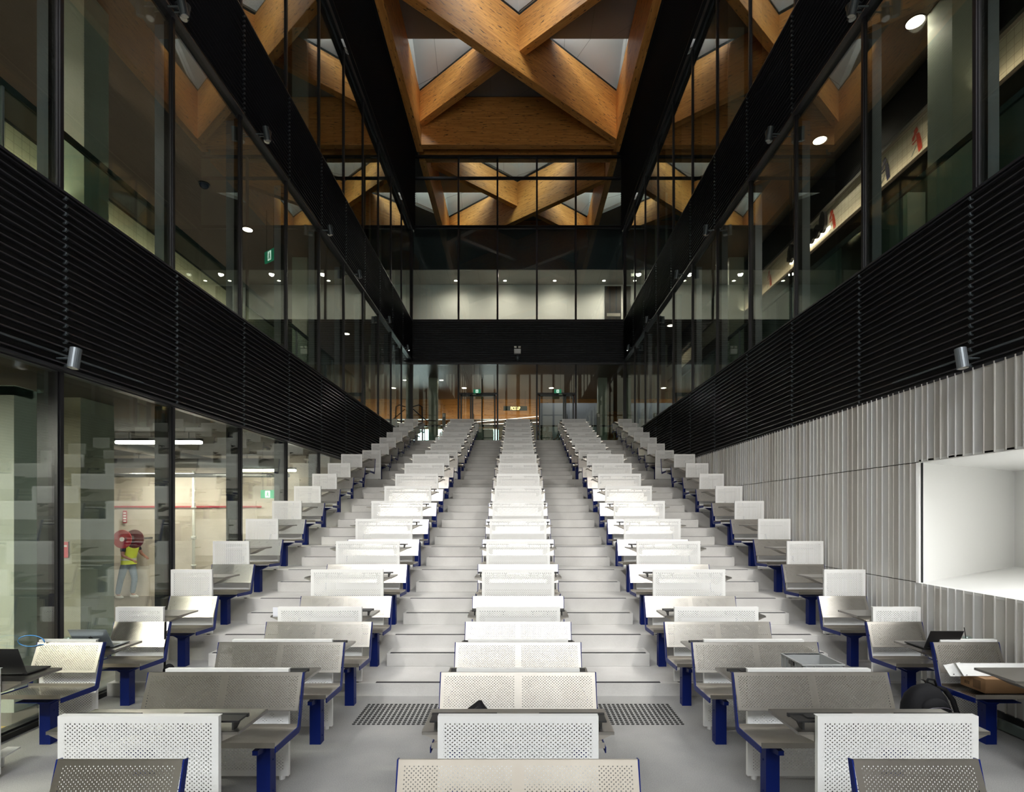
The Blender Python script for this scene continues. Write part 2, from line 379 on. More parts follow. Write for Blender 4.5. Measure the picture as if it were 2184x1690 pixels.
def build_desk(kind, lv):
    hw = (562 if kind == 'double' else 320)*u; root = empty('desk'); top = PH
    zbot = .03 if lv == 'floor' else .012
    m = MB(); m.box((-hw, 0, zbot), (hw, .003, top)); m.box((-hw, .003, zbot), (-hw+.003, .03, top)); m.box((hw-.003, .003, zbot), (hw, .03, top))
    m.box((-hw, .003, top-.003), (hw, .045, top)); m.box((-hw, .003, zbot), (hw, .03, zbot+.003))
    m.build('front_panel', [PF['panel', kind, lv]], root)
    for sg in (-1, 1):
        m = MB(); x = sg*(hw-.06); m.tube([(x, .02, 0), (x, .02, zbot+.002)], .024 if lv == 'floor' else .02, 12); m.build('foot', 'white' if lv == 'floor' else 'plastic', root)
    zt = 886*u; yA, yB = Y(.035), Y(.425)
    if kind == 'double': xa, xb = -680*u, 680*u
    else:
        c = 165*u*ASG; xa, xb = c-335*u, c+335*u
    m = MB(); m.box((xa, yA, zt-.004), (xb, yB, zt)); m.box((xa, yA, zt-.02), (xb, yA+.004, zt)); m.box((xa, yB-.004, zt-.02), (xb, yB, zt)); m.box((xa, yA, zt-.02), (xa+.004, yB, zt)); m.box((xb-.004, yA, zt-.02), (xb, yB, zt))
    m.build('tabletop', 'steel', root)
    for sg, xe in ((-1, xa), (1, xb)):
        if kind == 'single' and sg != ASG: continue
        m = MB(); i = -sg
        m.prism([(xe+i*.012, yA, zt-.018), (xe+i*.20, yA, zt-.018), (xe+i*.20, yA, zt-.105)], (0, .26, 0)); m.build('support_bracket', 'steel_edge', root)
    if kind == 'double':
        sh = TSH
        for sg in (-1, 1):
            c = sg*395*u+sh*u; w = 235*u
            m = MB(); m.box((c-w, .06, 938*u), (c+w, .185, 952*u)); m.box((c-w*1.02, .17, 930*u), (c+w*1.02, .19, 956*u)); m.box((c-w*.6, .10, 952*u), (c-w*.2, .16, 958*u))
            m.build('tray_lid', 'plastic', root, bevel=.002)
            m = MB()
            for xx in (c-w+.03, c, c+w-.04): m.prism([(xx, .06, zt), (xx, .10, zt), (xx, .17, 938*u), (xx, .06, 938*u)][::-1], (.012, 0, 0))
            m.build('tray_support', 'plastic', root)
    return root
ORD = ['', 'first', 'second', 'third', 'fourth', 'fifth', 'sixth', 'seventh', 'eighth', 'ninth', 'tenth', 'eleventh', 'twelfth', 'thirteenth', 'fourteenth', 'fifteenth', 'sixteenth', 'seventeenth', 'eighteenth', 'nineteenth']
def rowd(k): return (k+2.275) if k <= 12 else (k+3.22)
COLS = [('far left', -5020, -5070, 'single', 1, 0), ('left middle', -2655, -2655, 'double', 1, 35), ('centre', 0, 0, 'double', 1, 0), ('right middle', 2655, 2655, 'double', -1, -35), ('far right', 5020, 5070, 'single', -1, 0)]
BENCH, DESK = {}, {}
for cname, bx, dx, kind, ASG, TSH in COLS:
    bp = build_bench(kind) if kind == 'single' or cname == 'left middle' else None
    if bp is None: bp = copy_tree(BENCH['left middle'])
    BENCH[cname] = bp; dk = {}
    for lv in ('floor', 'tier'): dk[lv] = build_desk(kind, lv)
    used = set(); first = True
    for k in range(0, 20):
        if kind == 'single' and k < 2: continue
        if cname != 'centre' and k == 0: continue
        d = rowd(k); z = 0 if k <= 3 else stepz(k-3); lv = 'floor' if k <= 3 else 'tier'
        w = 'single-seat' if kind == 'single' else 'two-seat'
        b = bp if first else copy_tree(bp); first = False
        db = d+.655 if k > 0 else (2.74-.327+.0)
        b.location = P(bx, db, z)
        where = ('%s column, %s row from the camera' % (cname, ORD[k])) if k else 'centre, nearest to the camera and ahead of the first desk row'
        tag(b, ('%s steel bench, blue frame, %s' % (w, where)) if k else 'two-seat steel bench back at the bottom centre edge, nearest of all', 'bench', 'perforated steel benches facing down the stair')
        if k == 0: continue
        q = dk[lv] if lv not in used else copy_tree(dk[lv]); used.add(lv)
        q.location = P(dx, d, z)
        tag(q, '%s desk, white perforated front, %s' % (w, where), 'desk', 'white fronted desks on the stair')
    
for sg, lab, ASG in ((-1, 'single-seat steel bench back cut off at the bottom left corner', 1), (1, 'single-seat steel bench back cut off at the bottom right corner', -1)):
    b = copy_tree(BENCH['far left' if sg < 0 else 'far right']); b.location = P(sg*2325, 2.74-.327, 0)
    tag(b, lab, 'bench', 'perforated steel benches facing down the stair')
def alight(x, d, z, sx, sy, e, col=(1, .92, .8), rot=(0, 0, 0)):
    l = bpy.data.lights.new('area', 'AREA'); l.shape = 'RECTANGLE'; l.size = sx; l.size_y = sy; l.energy = e; l.color = col
    o = bpy.data.objects.new('area_light', l); C.objects.link(o); o.location = P(x, d, z); o.rotation_euler = rot; return o
# ---------------- side walls, louvres, glazing ----------------
def louvre(name, side, xf, d0, d1, z0, z1, pitch=95.0, clips=True, label=None, mt='slat'):
    m = MB(); s = side; n = int(round((z1-z0)/pitch)); pitch = (z1-z0)/n
    xb = s*(xf+70)
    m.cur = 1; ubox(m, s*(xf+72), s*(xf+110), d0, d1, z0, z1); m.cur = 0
    for i in range(n):
        a = z0+pitch*i; ya, yb = d0*D, d1*D
        # slat section: sloped nose so the top edge catches light
        sec = [(s*(xf+2), a+pitch*.50), (s*xf, a+pitch*.58), (s*(xf+8), a+pitch*.72), (s*(xf+60), a+pitch*.80), (s*(xf+60), a+pitch*.52)][::-1]
        sec = [(x*u, z*u) for x, z in sec]
        if s < 0: sec = sec[::-1]
        m.prism([(x, ya, z) for x, z in sec], (0, yb-ya, 0))
    ubox(m, s*(xf-8), s*(xf+80), d0, d1, z0-26, z0+6); ubox(m, s*(xf-4), s*(xf+80), d0, d1, z1-8, z1+22)
    o = m.build(name, [mt, 'slatback']); struct(o, label)
    if clips:
        for dm in MULL:
            for off in (0, ):
                if not (d0 < dm < d1): continue
                c = MB()
                for i in range(n):
                    a = z0+pitch*i
                    c.box(P(s*(xf-10), dm-.012, a+pitch*.30), P(s*(xf+20), dm+.012, a+pitch*.62))
                    c.box(P(s*(xf-4), dm-.02, a+pitch*.12), P(s*(xf+30), dm+.004, a+pitch*.30))
                c.build('clip_row', 'spotgrey', o)
    return o
for s, nm in ((-1, 'left'), (1, 'right')):
    louvre('louvre_band_%s' % nm, s, 5470, DB, DE-.05, L1T, L2B)
    louvre('louvre_band_%s' % nm, s, 5470, DB, DE-.05, L2T, L3B)
    louvre('louvre_band_%s' % nm, s, 5330, DB, DE-.05, L3T, ROOFB, pitch=110, clips=False, mt='slat_matt')
    # slabs behind the bands
    for z0, z1 in ((4230, L2F), (10500, 12400)):
        m = MB(); ubox(m, s*5590, s*12500, DB, 27, z0, z1); struct(m.build('floor_slab', 'floor'))
def curtain(idx, s, z0, z1, xg, fin, mats='glass', dr=None):
    root = struct(empty('window_%d' % idx))
    d0, d1 = dr or (DB, DE)
    m = MB(); edges = [d0]+[q for q in MULL if d0 < q < d1]+[d1]
    for a, b in zip(edges[:-1], edges[1:]): ubox(m, s*(xg), s*(xg+14), a+.02, b-.02, z0, z1)
    m.build('pane', mats, root)
    for q in edges:
        m = MB(); ubox(m, s*(xg-36), s*(xg+110), q-.022, q+.022, z0, z1); ubox(m, s*(xg-20), s*(xg+50), q-.04, q+.04, z0, z1); m.build('mullion', 'frame', root)
        if fin:
            m = MB(); ubox(m, s*(xg+50), s*(xg+300), q+.03, q+.075, z0, z1); m.build('fin', fin, root)
    for z in (z0, z1):
        m = MB(); ubox(m, s*(xg-40), s*(xg+90), d0, d1, z-22, z+22); m.build('sill_rail', 'frame', root)
    return root
curtain(1, -1, 60, L1T-20, 5560, 'fin_dark')
curtain(2, -1, L2B, L2T, 5560, 'fin_blue')
curtain(3, 1, L2B, L2T, 5560, 'fin_blue')
curtain(4, -1, L3B, L3T, 5560, 'fin_dark')
curtain(5, 1, L3B, L3T, 5560, 'fin_dark')
m = MB(); ubox(m, -5480, -5620, DB, 6.3, 0, 62); struct(m.build('baseboard_left', 'black'))
m = MB(); ubox(m, 5400, 5450, DB, 6.3, 12, 115); struct(m.build('baseboard_right', 'shopwall'))
m = MB(); ubox(m, 5452, 5560, DB, 6.3, 0, 190); struct(m.build('trim_right', 'black'))
# stair side cheeks so nothing shows past the tiers
for s in (-1, 1):
    for j in range(1, 17):
        pass
# right corrugated metal wall
m = MB(); rnd.seed(3); d = DB
while d < DE-.1:
    wd = rnd.choice((.085, .105, .105, .125)); off = rnd.choice((0, 0, 3, 6)); m.cur = rnd.choice((0, 0, 1, 2, 2)); d1 = min(d+wd, DE-.1)
    segs = [(3142, L1T)]
    if d > 6.4: segs += [(1498, 3130)]
    segs += [(190, 1487)]
    for z0, z1 in segs:
        ubox(m, 5470+off, 5520, d+.004, d1-.012, z0, z1)
        ubox(m, 5456, 5520, d1-.012, d1-.001, z0, z1)
    d = d1
m.cur = 3; ubox(m, 5521, 5530, DB, 6.4, 0, 1487); ubox(m, 5521, 5530, DB, 6.4, 3130, L1T+60); ubox(m, 5521, 5530, 6.4, DE, 0, L1T+60)
wr = struct(m.build('wall_right', ['rib0', 'rib1', 'rib2', 'black']))
# deep white window recess in it
m = MB(); a, b = 6.4, 7.65; xo, xi = 5470, 8100
m.quad([P(xo, a, 1487), P(xo, a, 3130), P(xi, b, 3130), P(xi, b, 1570)])
m.quad([P(xo, a, 1487), P(xi, b, 1570), P(xi, DB, 1570), P(xo, DB, 1487)])
m.quad([P(xo, a, 3130), P(xo, DB, 3130), P(xi, DB, 3130), P(xi, b, 3130)])
m.quad([P(xi, b, 1570), P(xi, b, 3130), P(xi, DB, 3130), P(xi, DB, 1570)])
o = m.build('recess_lining', 'whitewall', wr)
sm = o.modifiers.new('solid', 'SOLIDIFY'); sm.thickness = .03; sm.offset = 1

alight(6400, 4.2, 3080, 1.2, 1.6, 55, (1, 1, .98))  # added fill lamp without a fixture, brightens the recess
# ---------------- service hall behind the lower left glass ----------------
m = MB(); ubox(m, -5620, -15500, DB, 14.2, -60, 0); struct(m.build('floor_service', simple('service_floor', (.17, .15, .13), .5, noise=.2, nscale=3)))
m = MB(); ubox(m, -5580, -15500, 13.9, 14.2, 0, 4300); struct(m.build('wall_service', 'beige'))
m = MB(); ubox(m, -15200, -15500, DB, 14.2, 0, 4300); struct(m.build('wall_service_side', 'beige'))
m = MB(); ubox(m, -5600, -15500, DB, 14.2, 4170, 4230); struct(m.build('ceiling_service', simple('dark_soffit', (.05, .045, .038), .7)))
m = MB(); ubox(m, -5575, -5600, 14.2, DE, 0, L1T); struct(m.build('wall_left', 'beige'))
m = MB(); ubox(m, -7600, -15000, 13.86, 13.9, 2628, 2676); tag(m.build('wall_stripe', simple('red_pipe_line', (.45, .05, .06), .5)), 'thin red stripe along the beige service wall', 'stripe')
m = MB(); ubox(m, -6531, -7100, 7.0, 7.58, 0, 4170); struct(m.build('column_concrete', 'colgrey'))
m = MB(); ubox(m, -6150, -6420, 5.72, 6.2, 0, 3990); ubox(m, -6150, -9300, 5.72, 5.95, 3880, 4000); struct(m.build('door_1', 'greencol'))
m = MB(); ubox(m, -5680, -9500, 4.3, 5.35, 1, 4); tag(m.build('floor_marking', simple('yellow_paint', (.62, .40, .06), .5)), 'yellow painted floor marking behind the lower left glass', 'floor marking')
def tubelamp(x0, x1, d, z, lab):
    t = thing('linear_light', lab, 'ceiling light', P((x0+x1)/2, d, z), 0, 'linear lights in the service hall'); h = abs(x1-x0)/2*u
    q = MB(); q.box((-h, -.05, -.03), (h, .05, .03)); q.build('diffuser', 'tube', t, bevel=.02)
    q = MB(); q.box((-h, -.055, .03), (h, .055, .07)); q.build('housing', 'spotgrey', t)
    for xx in (-h*.7, h*.7):
        q = MB(); q.tube([(xx, 0, .06), (xx, 0, (4170-z)*u)], .006, 6); q.build('hanger', 'frame', t)
tubelamp(-6750, -8570, 10, 3960, 'long linear light seen behind the concrete column, nearest to the glass')
tubelamp(-9065, -10770, 13, 3800, 'linear light lower down in the service hall, near the back wall')
tubelamp(-6400, -8050, 13.5, 3690, 'linear light in the service hall, seen furthest right')
tubelamp(-9700, -12000, 9, 3806, 'linear light at the far left edge behind the glass')
tubelamp(-7200, -9600, 2.5, 3900, 'linear light of the service hall beside the camera')
for x, d, z, e_ in ((-7660, 10, 3925, 80), (-9900, 13, 3765, 70), (-7200, 12.4, 3655, 60), (-8400, 2.5, 3865, 420), (-11000, 8, 3800, 150)): alight(x, d, z, 1.6, .1, e_)
# ducts and pipes under the service soffit
for (pts, r, lab) in (([(-6300, 12.9, 3500), (-14500, 12.9, 3500)], .05, 'thin grey pipe under the service hall soffit, lower one'), ([(-6300, 12.2, 3760), (-14500, 12.2, 3760)], .11, 'fat grey duct under the service hall soffit'), ([(-8900, 5, 3960), (-8900, 13.5, 3960)], .09, 'duct running away from the camera above the service hall')):
    m = MB(); m.tube([P(*p) for p in pts], r, 14); tag(m.build('service_duct', simple('galvanised', (.22, .22, .21), .35, metal=.6), smooth=True), lab, 'pipe', 'pipes under the service soffit')
m = MB(); m.tube([P(-9480, 13.7, 0), P(-9480, 13.7, 3700)], .035, 10)
for z in (900, 1700, 1740, 2600): m.tube([P(-9480, 13.7, z), P(-9480, 13.7, z+60)], .06, 10)
tag(m.build('riser_pipe', simple('pale_pipe', (.6, .6, .55), .4), smooth=True), 'pale vertical riser pipe right of the worker', 'pipe')
# hose reel
t = thing('hose_reel', 'round red fire hose reel on the beige wall above the worker', 'hose reel', P(-11050, 13.1, 1731))
rr = 262*u
m = MB(); m.tube([(0, -.02, 0), (0, .0, 0)], [rr*.98, rr], 40); m.build('front_disc', simple('red_enamel', (.32, .012, .02), .35), t)
m = MB(); m.tube([(.17, .16, 0), (.17, .18, 0)], rr, 40); m.build('rear_disc', simple('dark_red_enamel', (.10, .01, .012), .35), t)
m = MB(); m.tube([(.03, .03, 0), (.15, .15, 0)], rr*.4, 30); m.build('hose_coil', 'rubber', t)
m = MB(); m.tube([(0, -.028, 0), (0, -.02, 0)], rr*.24, 24); m.build('hub_label', 'white', t)
m = MB(); m.box((.16, .18, -.02), (.19, .8, .02)); m.build('wall_bracket', 'rubber', t)
t = thing('fire_sign', 'small red and white sign hung high on the beige service wall', 'sign', P(-11620, 13.86, 2350))
m = MB(); m.box((-.05, -.01, -.16), (.05, 0, .16)); m.build('plate', simple('red_sign', (.45, .06, .09), .4), t)
m = MB()
for i in range(4): m.box((-.035, -.013, -.13+i*.07), (.035, -.01, -.09+i*.07))
m.build('marking', 'white', t)
t = thing('fire_notice', 'bright pink-red notice on the concrete column, beside the first lower left mullion', 'sign', P(-6748, 6.99, 1777))
m = MB(); m.box((-.04, -.012, 0), (.04, 0, .207)); m.build('plate', simple('pink_red_sign', (.75, .09, .12), .4), t)
m = MB(); m.box((-.03, -.015, .14), (.03, -.012, .165)); m.build('marking', 'white', t)
# side rooms, level 2 and 3
for s, nm in ((-1, 'left'), (1, 'right')):
    m = MB(); ubox(m, s*5640, s*12500, DB, 36, L2T-90, L2T-40); struct(m.build('ceiling_%s' % nm, 'darkceil'))
    m = MB(); ubox(m, s*5640, s*12500, DB, DE+.2, L3T+180, L3T+260); struct(m.build('ceiling_%s' % nm, 'darkceil'))
    m = MB(); ubox(m, s*8600, s*8700, DB, DE, L3B-60, L3T+200); struct(m.build('wall_%s' % nm, jointed('grey_block_wall_'+nm, (.20, .20, .165), (.10, .10, .08), (0, .45, 0), (0, 0, 1.1), w=.02)))
    m = MB(); ubox(m, s*12500, s*12700, DB, 40, 4200, 24500); struct(m.build('wall_%s' % nm, 'black'))  # unseen black outer shell, added to stop light leaking in
    # handrail line inside the glass of level 2
    t = thing('handrail', 'dark teal handrail inside the %s upper glass wall' % nm, 'handrail', P(s*5960, 0, L2F), 0)
    m = MB(); m.box((-.02, DB*D, 1.24), (.02, 23*D, 1.31)); m.build('rail', simple('teal_rail', (.02, .045, .045), .35), t)
    m = MB(); m.box((-.006, DB*D, .05), (.006, 23*D, 1.24)); m.build('glass_panel', 'bal', t)
    for i in range(12):
        m = MB(); m.box((-.02, (DB+.6+2.4*i)*D, 0), (.02, (DB+.6+2.4*i)*D+.02, 1.24)); m.build('post', 'fin_blue', t)
    # pale columns
    for q in (7.0, 14.4, 21.8):
        m = MB(); ubox(m, s*6480, s*6940, q, q+.42, L2F, L2T-90); struct(m.build('column_%s' % nm, 'greencol'))
        m = MB(); ubox(m, s*6480, s*6940, q, q+.42, 12400, L3T+180); struct(m.build('column_%s' % nm, 'greencol'))
# left: long tiled counter wall ; right: shopfront with tiled fascia
tile = jointed('cream_small_tile', (.60, .56, .44), (.34, .31, .24), (0, 9.5, 0), (0, 0, 9.5), w=.006)
m = MB(); ubox(m, -6970, -7300, DB, 13.5, L2F, 7766); tag(m.build('tiled_counter', tile), 'long cream tiled counter wall behind the upper left glass', 'counter')
m = MB(); ubox(m, -6950, -7320, DB, 13.5, 7766, 7800); tag(m.build('counter_top', 'black'), 'dark capping along the cream tiled counter, upper left', 'counter top')
m = MB(); ubox(m, -12300, -12400, DB, DE, L2F, L2T); struct(m.build('wall_left', simple('dark_shop_wall', (.05, .05, .045), .5)))
m = MB(); ubox(m, -8000, -8500, 10.2, 11.6, L2F, 7950); tag(m.build('kiosk', tile), 'cream tiled kiosk block behind the upper left glass', 'kiosk')
m = MB(); ubox(m, 6970, 7350, DB, DE-1.5, 8693, 9285); fa = tag(m.build('tiled_fascia', tile), 'lit cream tiled fascia above the shops, upper right', 'fascia')
m = MB(); ubox(m, 6900, 7350, DB, DE-1.5, 9285, 9350); tag(m.build('fascia_ledge', simple('taupe_ledge', (.12, .11, .095), .5)), 'taupe ledge running along the top of the tiled fascia', 'ledge')
m = MB(); ubox(m, 7100, 7350, DB, DE-1.5, 9350, L2T-90); struct(m.build('trim_bulkhead', 'black'))
m = MB(); ubox(m, 7500, 7600, DB, DE-1.5, L2F, 8693); struct(m.build('wall_shopfront', 'shopwall'))
m = MB(); ubox(m, 6990, 7600, DB, DE-1.5, 8640, 8693); struct(m.build('trim_shopfront', simple('brown_soffit', (.08, .06, .045), .5)))
for i, q in enumerate((1.5, 4.5, 7.6, 9.9, 12.6, 15.3)):
    m = MB(); ubox(m, 7380, 7480, q, q+.8, L2F, 8640); tag(m.build('shop_screen', simple('brown_glass_%d' % i, (.05, .04, .03) if i % 2 else (.16, .2, .19), .2)), 'tall shopfront screen panel, upper right, %s from the camera' % ('first', 'second', 'third', 'fourth', 'fifth', 'sixth')[i], 'screen', 'shopfront screens')
m = MB(); ubox(m, 6650, 6950, 8.0, 8.1, L2F, 7924); tag(m.build('display_board', simple('lit_white_board', (.85, .82, .72), .4)), 'bright white upright board behind the upper right glass', 'board')
m = MB(); ubox(m, 6424, 6640, 8.0, 8.02, L2F, 7924); tag(m.build('glass_screen', 'bal'), 'clear glass screen beside the white board, upper right', 'screen')
# fascia drawings: generic little figures in red, ink and slate
inkm = {'r': simple('red_ink', (.42, .05, .025), .5), 'k': simple('navy_ink', (.012, .012, .05), .5), 'g': simple('slate_ink', (.20, .24, .24), .5)}
def figure(dc, col, lab):
    t = thing('fascia_drawing', lab, 'drawing', P(6964, dc, 8720), 0, 'drawings on the tiled fascia'); s = .5
    def poly(pts, part, mt):
        q = MB(); q.prism([(0, -a*s, b*s) for a, b in pts], (-.003, 0, 0)); q.build(part, inkm[mt], t)
    poly([(-.10, .78), (.02, .84), (.08, .70), (-.02, .62), (-.10, .50), (-.16, .50), (-.16, .60), (-.08, .68)], 'hair', col)
    poly([(.0, .62), (.12, .60), (.20, .34), (.24, .05), (.10, .0), (.04, .30)], 'robe', col)
    poly([(-.16, .42), (.0, .46), (.02, .42), (-.14, .38)], 'sleeve', col)
    poly([(-.2, .08), (.0, .30), (.02, .27), (-.18, .04)], 'hem', 'g')
for dc, col, lab in ((5.05, 'r', 'small red figure drawing at the far right edge of the fascia'), (6.2, 'k', 'small navy figure drawing on the fascia, right of the column'), (8.2, 'r', 'red figure drawing on the fascia just left of the column'), (8.9, 'k', 'navy figure drawing midway along the fascia behind glass'), (9.3, 'r', 'red figure drawing above the white board'), (10.4, 'r', 'red figure drawing just right of the black letters'), (13.0, 'r', 'red figure drawing left of the black letters'), (13.8, 'k', 'navy figure drawing left of the black letters'), (16.2, 'r', 'faint red figure drawing far along the fascia')): figure(dc, col, lab)
t = thing('shop_sign', 'halo-lit row of fat black letters on the tiled fascia', 'sign', P(6964, 11.2, 8780))
w = 0
for i in range(7):
    h = (.40, .30, .28, .30, .30, .27, .42)[i]; y = (.62-.205*i)
    m = MB(); m.tube([(-.10, y-.0, h*.5), (-.04, y, h*.5)], [.105, .105], 14)
    m.v = [(a, b, (c-h*.5)*(h/.21)+h*.5) for a, b, c in m.v]
    m.cur = 0; m.box((-.11, y-.03, h*.15), (-.03, y+.11, h*.4)); m.build('letter', 'plastic', t)
m = MB(); m.box((-.03, -.75, .02), (-.012, .75, .06)); m.build('halo_light', 'lamp', t)
# downlights
def downlight(x, d, z, lab, grp, r=.11, e=22, lamp='lamp', spot=True, cone=115, dy=0):
    t = thing('downlight', lab, 'downlight', P(x, d, z), 0, grp)
    q = MB(); q.tube([(0, 0, -.004), (0, 0, .004)], r, 20); q.build('lens', lamp, t)
    q = MB(); q.tube([(0, 0, -.003), (0, 0, .01)], r*1.15, 20); q.build('trim_ring', 'frame', t)
    if spot:
        l = bpy.data.lights.new('spot', 'SPOT'); l.energy = e; l.spot_size = R(cone); l.spot_blend = .9; l.shadow_soft_size = .1; l.color = (1, .86, .7)
        o = bpy.data.objects.new('spot_light', l); C.objects.link(o); o.location = P(x, d-dy, z-20)
zc = L2T-94
G2 = 'downlights in the upper side ceilings'
for x, d, lab in ((6370, 7.52, 'brightest downlight, top right corner ceiling'), (6370, 9.9, 'second downlight of the upper right ceiling'), (6370, 14.8, 'third downlight along the upper right ceiling'), (6370, 19.6, 'last downlight along the upper right ceiling'), (6370, 2.6, 'downlight of the upper right ceiling beside the camera'),
                  (-7500, 13.0, 'brightest downlight of the upper left ceiling'), (-7500, 16.1, 'downlight further along the upper left ceiling'), (-7500, 20.5, 'last downlight of the upper left ceiling'), (-7500, 6.0, 'downlight of the upper left ceiling near the camera')):
    downlight(x, d, zc, lab, G2, e=50 if d == 7.52 else 150)
for d in (1.5, 7, 12.5, 18): downlight(-11500, d, zc, 'added downlight hidden deep inside the upper left floor, %s' % ('beside the camera', 'nearer', 'further', 'furthest')[int(d/6)], G2, e=1100)  # lamps added out of sight so floor bounce brightens the ceiling
# light grazing the tiles
alight(6860, 8, 8700, .05, 16, 16, (1, .78, .55), (0, R(-150), 0))
alight(-6800, 5, 7050, .05, 14, 60, (1, .78, .55), (0, R(150), 0))
# ---------------- end wall ----------------
def ez(y): return CAMH+(1098-y)*DE
def ex(x): return (x-1105)*DE
EM = [-5530, ex(978), ex(1061), ex(1145), ex(1228), 5530]
ENDB = (ez(775), ez(685))
def endwin(idx, z0, z1, mats, xs=EM, trans=(), skip=()):
    root = struct(empty('window_%d' % idx)); m = MB()
    for i, (a, b) in enumerate(zip(xs[:-1], xs[1:])):
        if i in skip: continue
        ubox(m, a+30, b-30, DE, DE+.014, z0, z1)
    m.build('pane', mats, root)
    for x in xs:
        m = MB(); ubox(m, x-45, x+45, DE-.05, DE+.10, z0, z1); m.build('mullion', 'frame', root)
    for z in (z0, z1)+tuple(trans):
        m = MB(); ubox(m, xs[0], xs[-1], DE-.045, DE+.08, z-50, z+50); m.build('transom', 'frame', root)
    return root
DTOP = ez(841)
w6 = endwin(6, TOPZ, ENDB[0]-30, 'glass_clear', skip=(1, 3))
m = MB()
for i in (1, 3): ubox(m, EM[i]+30, EM[i+1]-30, DE, DE+.014, DTOP+60, ENDB[0]-40)
m.build('pane', 'glass_clear', w6)
endwin(7, ENDB[1]+20, ez(486), 'glass_clear')
endwin(8, ez(484), ez(334), 'glass_clear', trans=(ez(380),))
m = MB(); n = 23; p = (ENDB[1]-ENDB[0])/n
m.cur = 1; ubox(m, -5530, 5530, DE+.0, DE+.12, ENDB[0], ENDB[1]); m.cur = 0
for i in range(n):
    a = ENDB[0]+p*i
    m.prism([(-5530*u, (DE-.06)*D, (a+p*.58)*u), (-5530*u, (DE-.05)*D, (a+p*.74)*u), (-5530*u, (DE-.01)*D, (a+p*.8)*u), (-5530*u, (DE-.01)*D, (a+p*.5)*u), (-5530*u, (DE-.055)*D, (a+p*.48)*u)], (11060*u, 0, 0))
ubox(m, -5530, 5530, DE-.07, DE, ENDB[0]-60, ENDB[0]+10)
struct(m.build('louvre_band_end', ['slat_end', 'slatback']))
# doors
def door(idx, x0, x1, split, lab):
    t = struct(empty('door_%d' % idx))
    z0, z1 = TOPZ, DTOP
    def leaf(a, b):
        f = MB(); w = 75
        for q in (a, b-w): ubox(f, q, q+w, DE-.05, DE+.05, z0, z1-40)
        ubox(f, a, b, DE-.05, DE+.05, z1-40-w, z1-40); ubox(f, a, b, DE-.05, DE+.05, z0, z0+w*2)
        lf = f.build('leaf_frame', 'doorframe', t)
        g = MB(); ubox(g, a+w, b-w, DE-.007, DE+.007, z0+w*2, z1-40-w); g.build('leaf_glass', 'glass_clear', lf)
        return lf
    leaf(x0+50, split-10); l2 = leaf(split+10, x1-50)
    f = MB(); ubox(f, x0, x1, DE-.07, DE+.07, z1-40, z1+60); f.build('door_head', 'frame', t)
    h = MB(); c = split; h.tube([P(c+120, DE-.09, z0+850), P(c+120, DE-.09, z0+1700)], .015, 8); h.build('door_handle', 'steel_edge', t)
    h = MB(); xx = ex(1012 if idx == 2 else 1195); ubox(h, xx-90, xx+90, DE-.1, DE-.05, z1-60, z1-15); h.build('door_sensor', simple('door_sensor_green_%d' % idx, (.55, .75, .5), .4), t)
door(2, EM[1]+45, EM[2]-45, ex(1006), '')
door(3, EM[3]+45, EM[4]-45, ex(1204), '')
# exit signs
def exitsign(x, d, z, lab, rz=0, w=.32, h=.17, side='L', hang=.25):
    t = thing('exit_sign', lab, 'exit sign', P(x, d, z), rz, 'green exit signs')
    q = MB(); q.box((-w/2, -.015, 0), (w/2, .015, h)); q.build('sign_box', simple('exit_green', (.015, .22, .11), .4, emis=.5) if 'exit_green' not in bpy.data.materials else bpy.data.materials['exit_green'], t)
    q = MB(); q.box((-w*.17, -.018, h*.1), (w*.17, -.015, h*.9)); q.build('pictogram_field', simple('exit_white', (.75, .95, .85), .4, emis=1.0) if 'exit_white' not in bpy.data.materials else bpy.data.materials['exit_white'], t)
    q = MB(); G = 'exit_green'
    pr = [(-.02, .82), (.03, .82), (.03, .68), (.06, .62), (.05, .45), (.08, .2), (.03, .18), (.0, .38), (-.05, .2), (-.09, .22), (-.04, .5), (-.05, .62), (-.02, .68)]
    q.prism([(a*w*1.2, -.019, b*h) for a, b in pr], (0, -.001, 0)); q.build('running_figure', bpy.data.materials[G], t)
    q = MB()
    for xx in (-w*.36, w*.36): q.tube([(xx, 0, h), (xx, 0, h+hang)], .004, 6)
    q.build('hanger', 'frame', t)
exitsign(ex(1019.5), DE-.6, CAMH+259*(DE-.6), 'green exit sign over the left glass door of the end wall', hang=1.2)
exitsign(ex(1187.5), DE-.6, CAMH+259*(DE-.6), 'green exit sign over the right glass door of the end wall', hang=1.2)
exitsign(-6936, 13.0, 2870, 'green exit sign on the service wall behind the lower left glass', hang=1.1, w=.34, h=.2)
exitsign(-6400, 12.1, 8950, 'green exit sign hung behind the upper left glass', rz=R(-35), hang=1.1, w=.4, h=.26)
# emergency light and dome on the end band
t = thing('emergency_light', 'pale twin-head emergency light on the black end band', 'emergency light', P(ex(1103.5), DE-.1, ez(757)))
m = MB(); m.box((-.155, -.09, 0), (.155, .04, .22)); m.build('housing', simple('pale_grey_plastic', (.75, .75, .75), .5), t, bevel=.02)
for sg in (-1, 1):
    m = MB(); m.box((sg*.09-.06, -.10, .25), (sg*.09+.06, .02, .34)); m.build('lamp_head', simple('lamp_head_grey_%d' % sg, (.8, .8, .75), .4), t, bevel=.015)
t = thing('sensor_dome', 'dark grey round sensor dome under the emergency light', 'sensor', P(ex(1104), DE-.12, ez(766)))
m = MB(); m.ball((0, 0, 0), (.105, .09, .12)); m.build('dome', 'spotgrey', t, smooth=True)
m = MB(); m.tube([(0, .02, 0), (0, .1, 0)], .05, 12); m.build('mount', 'frame', t)
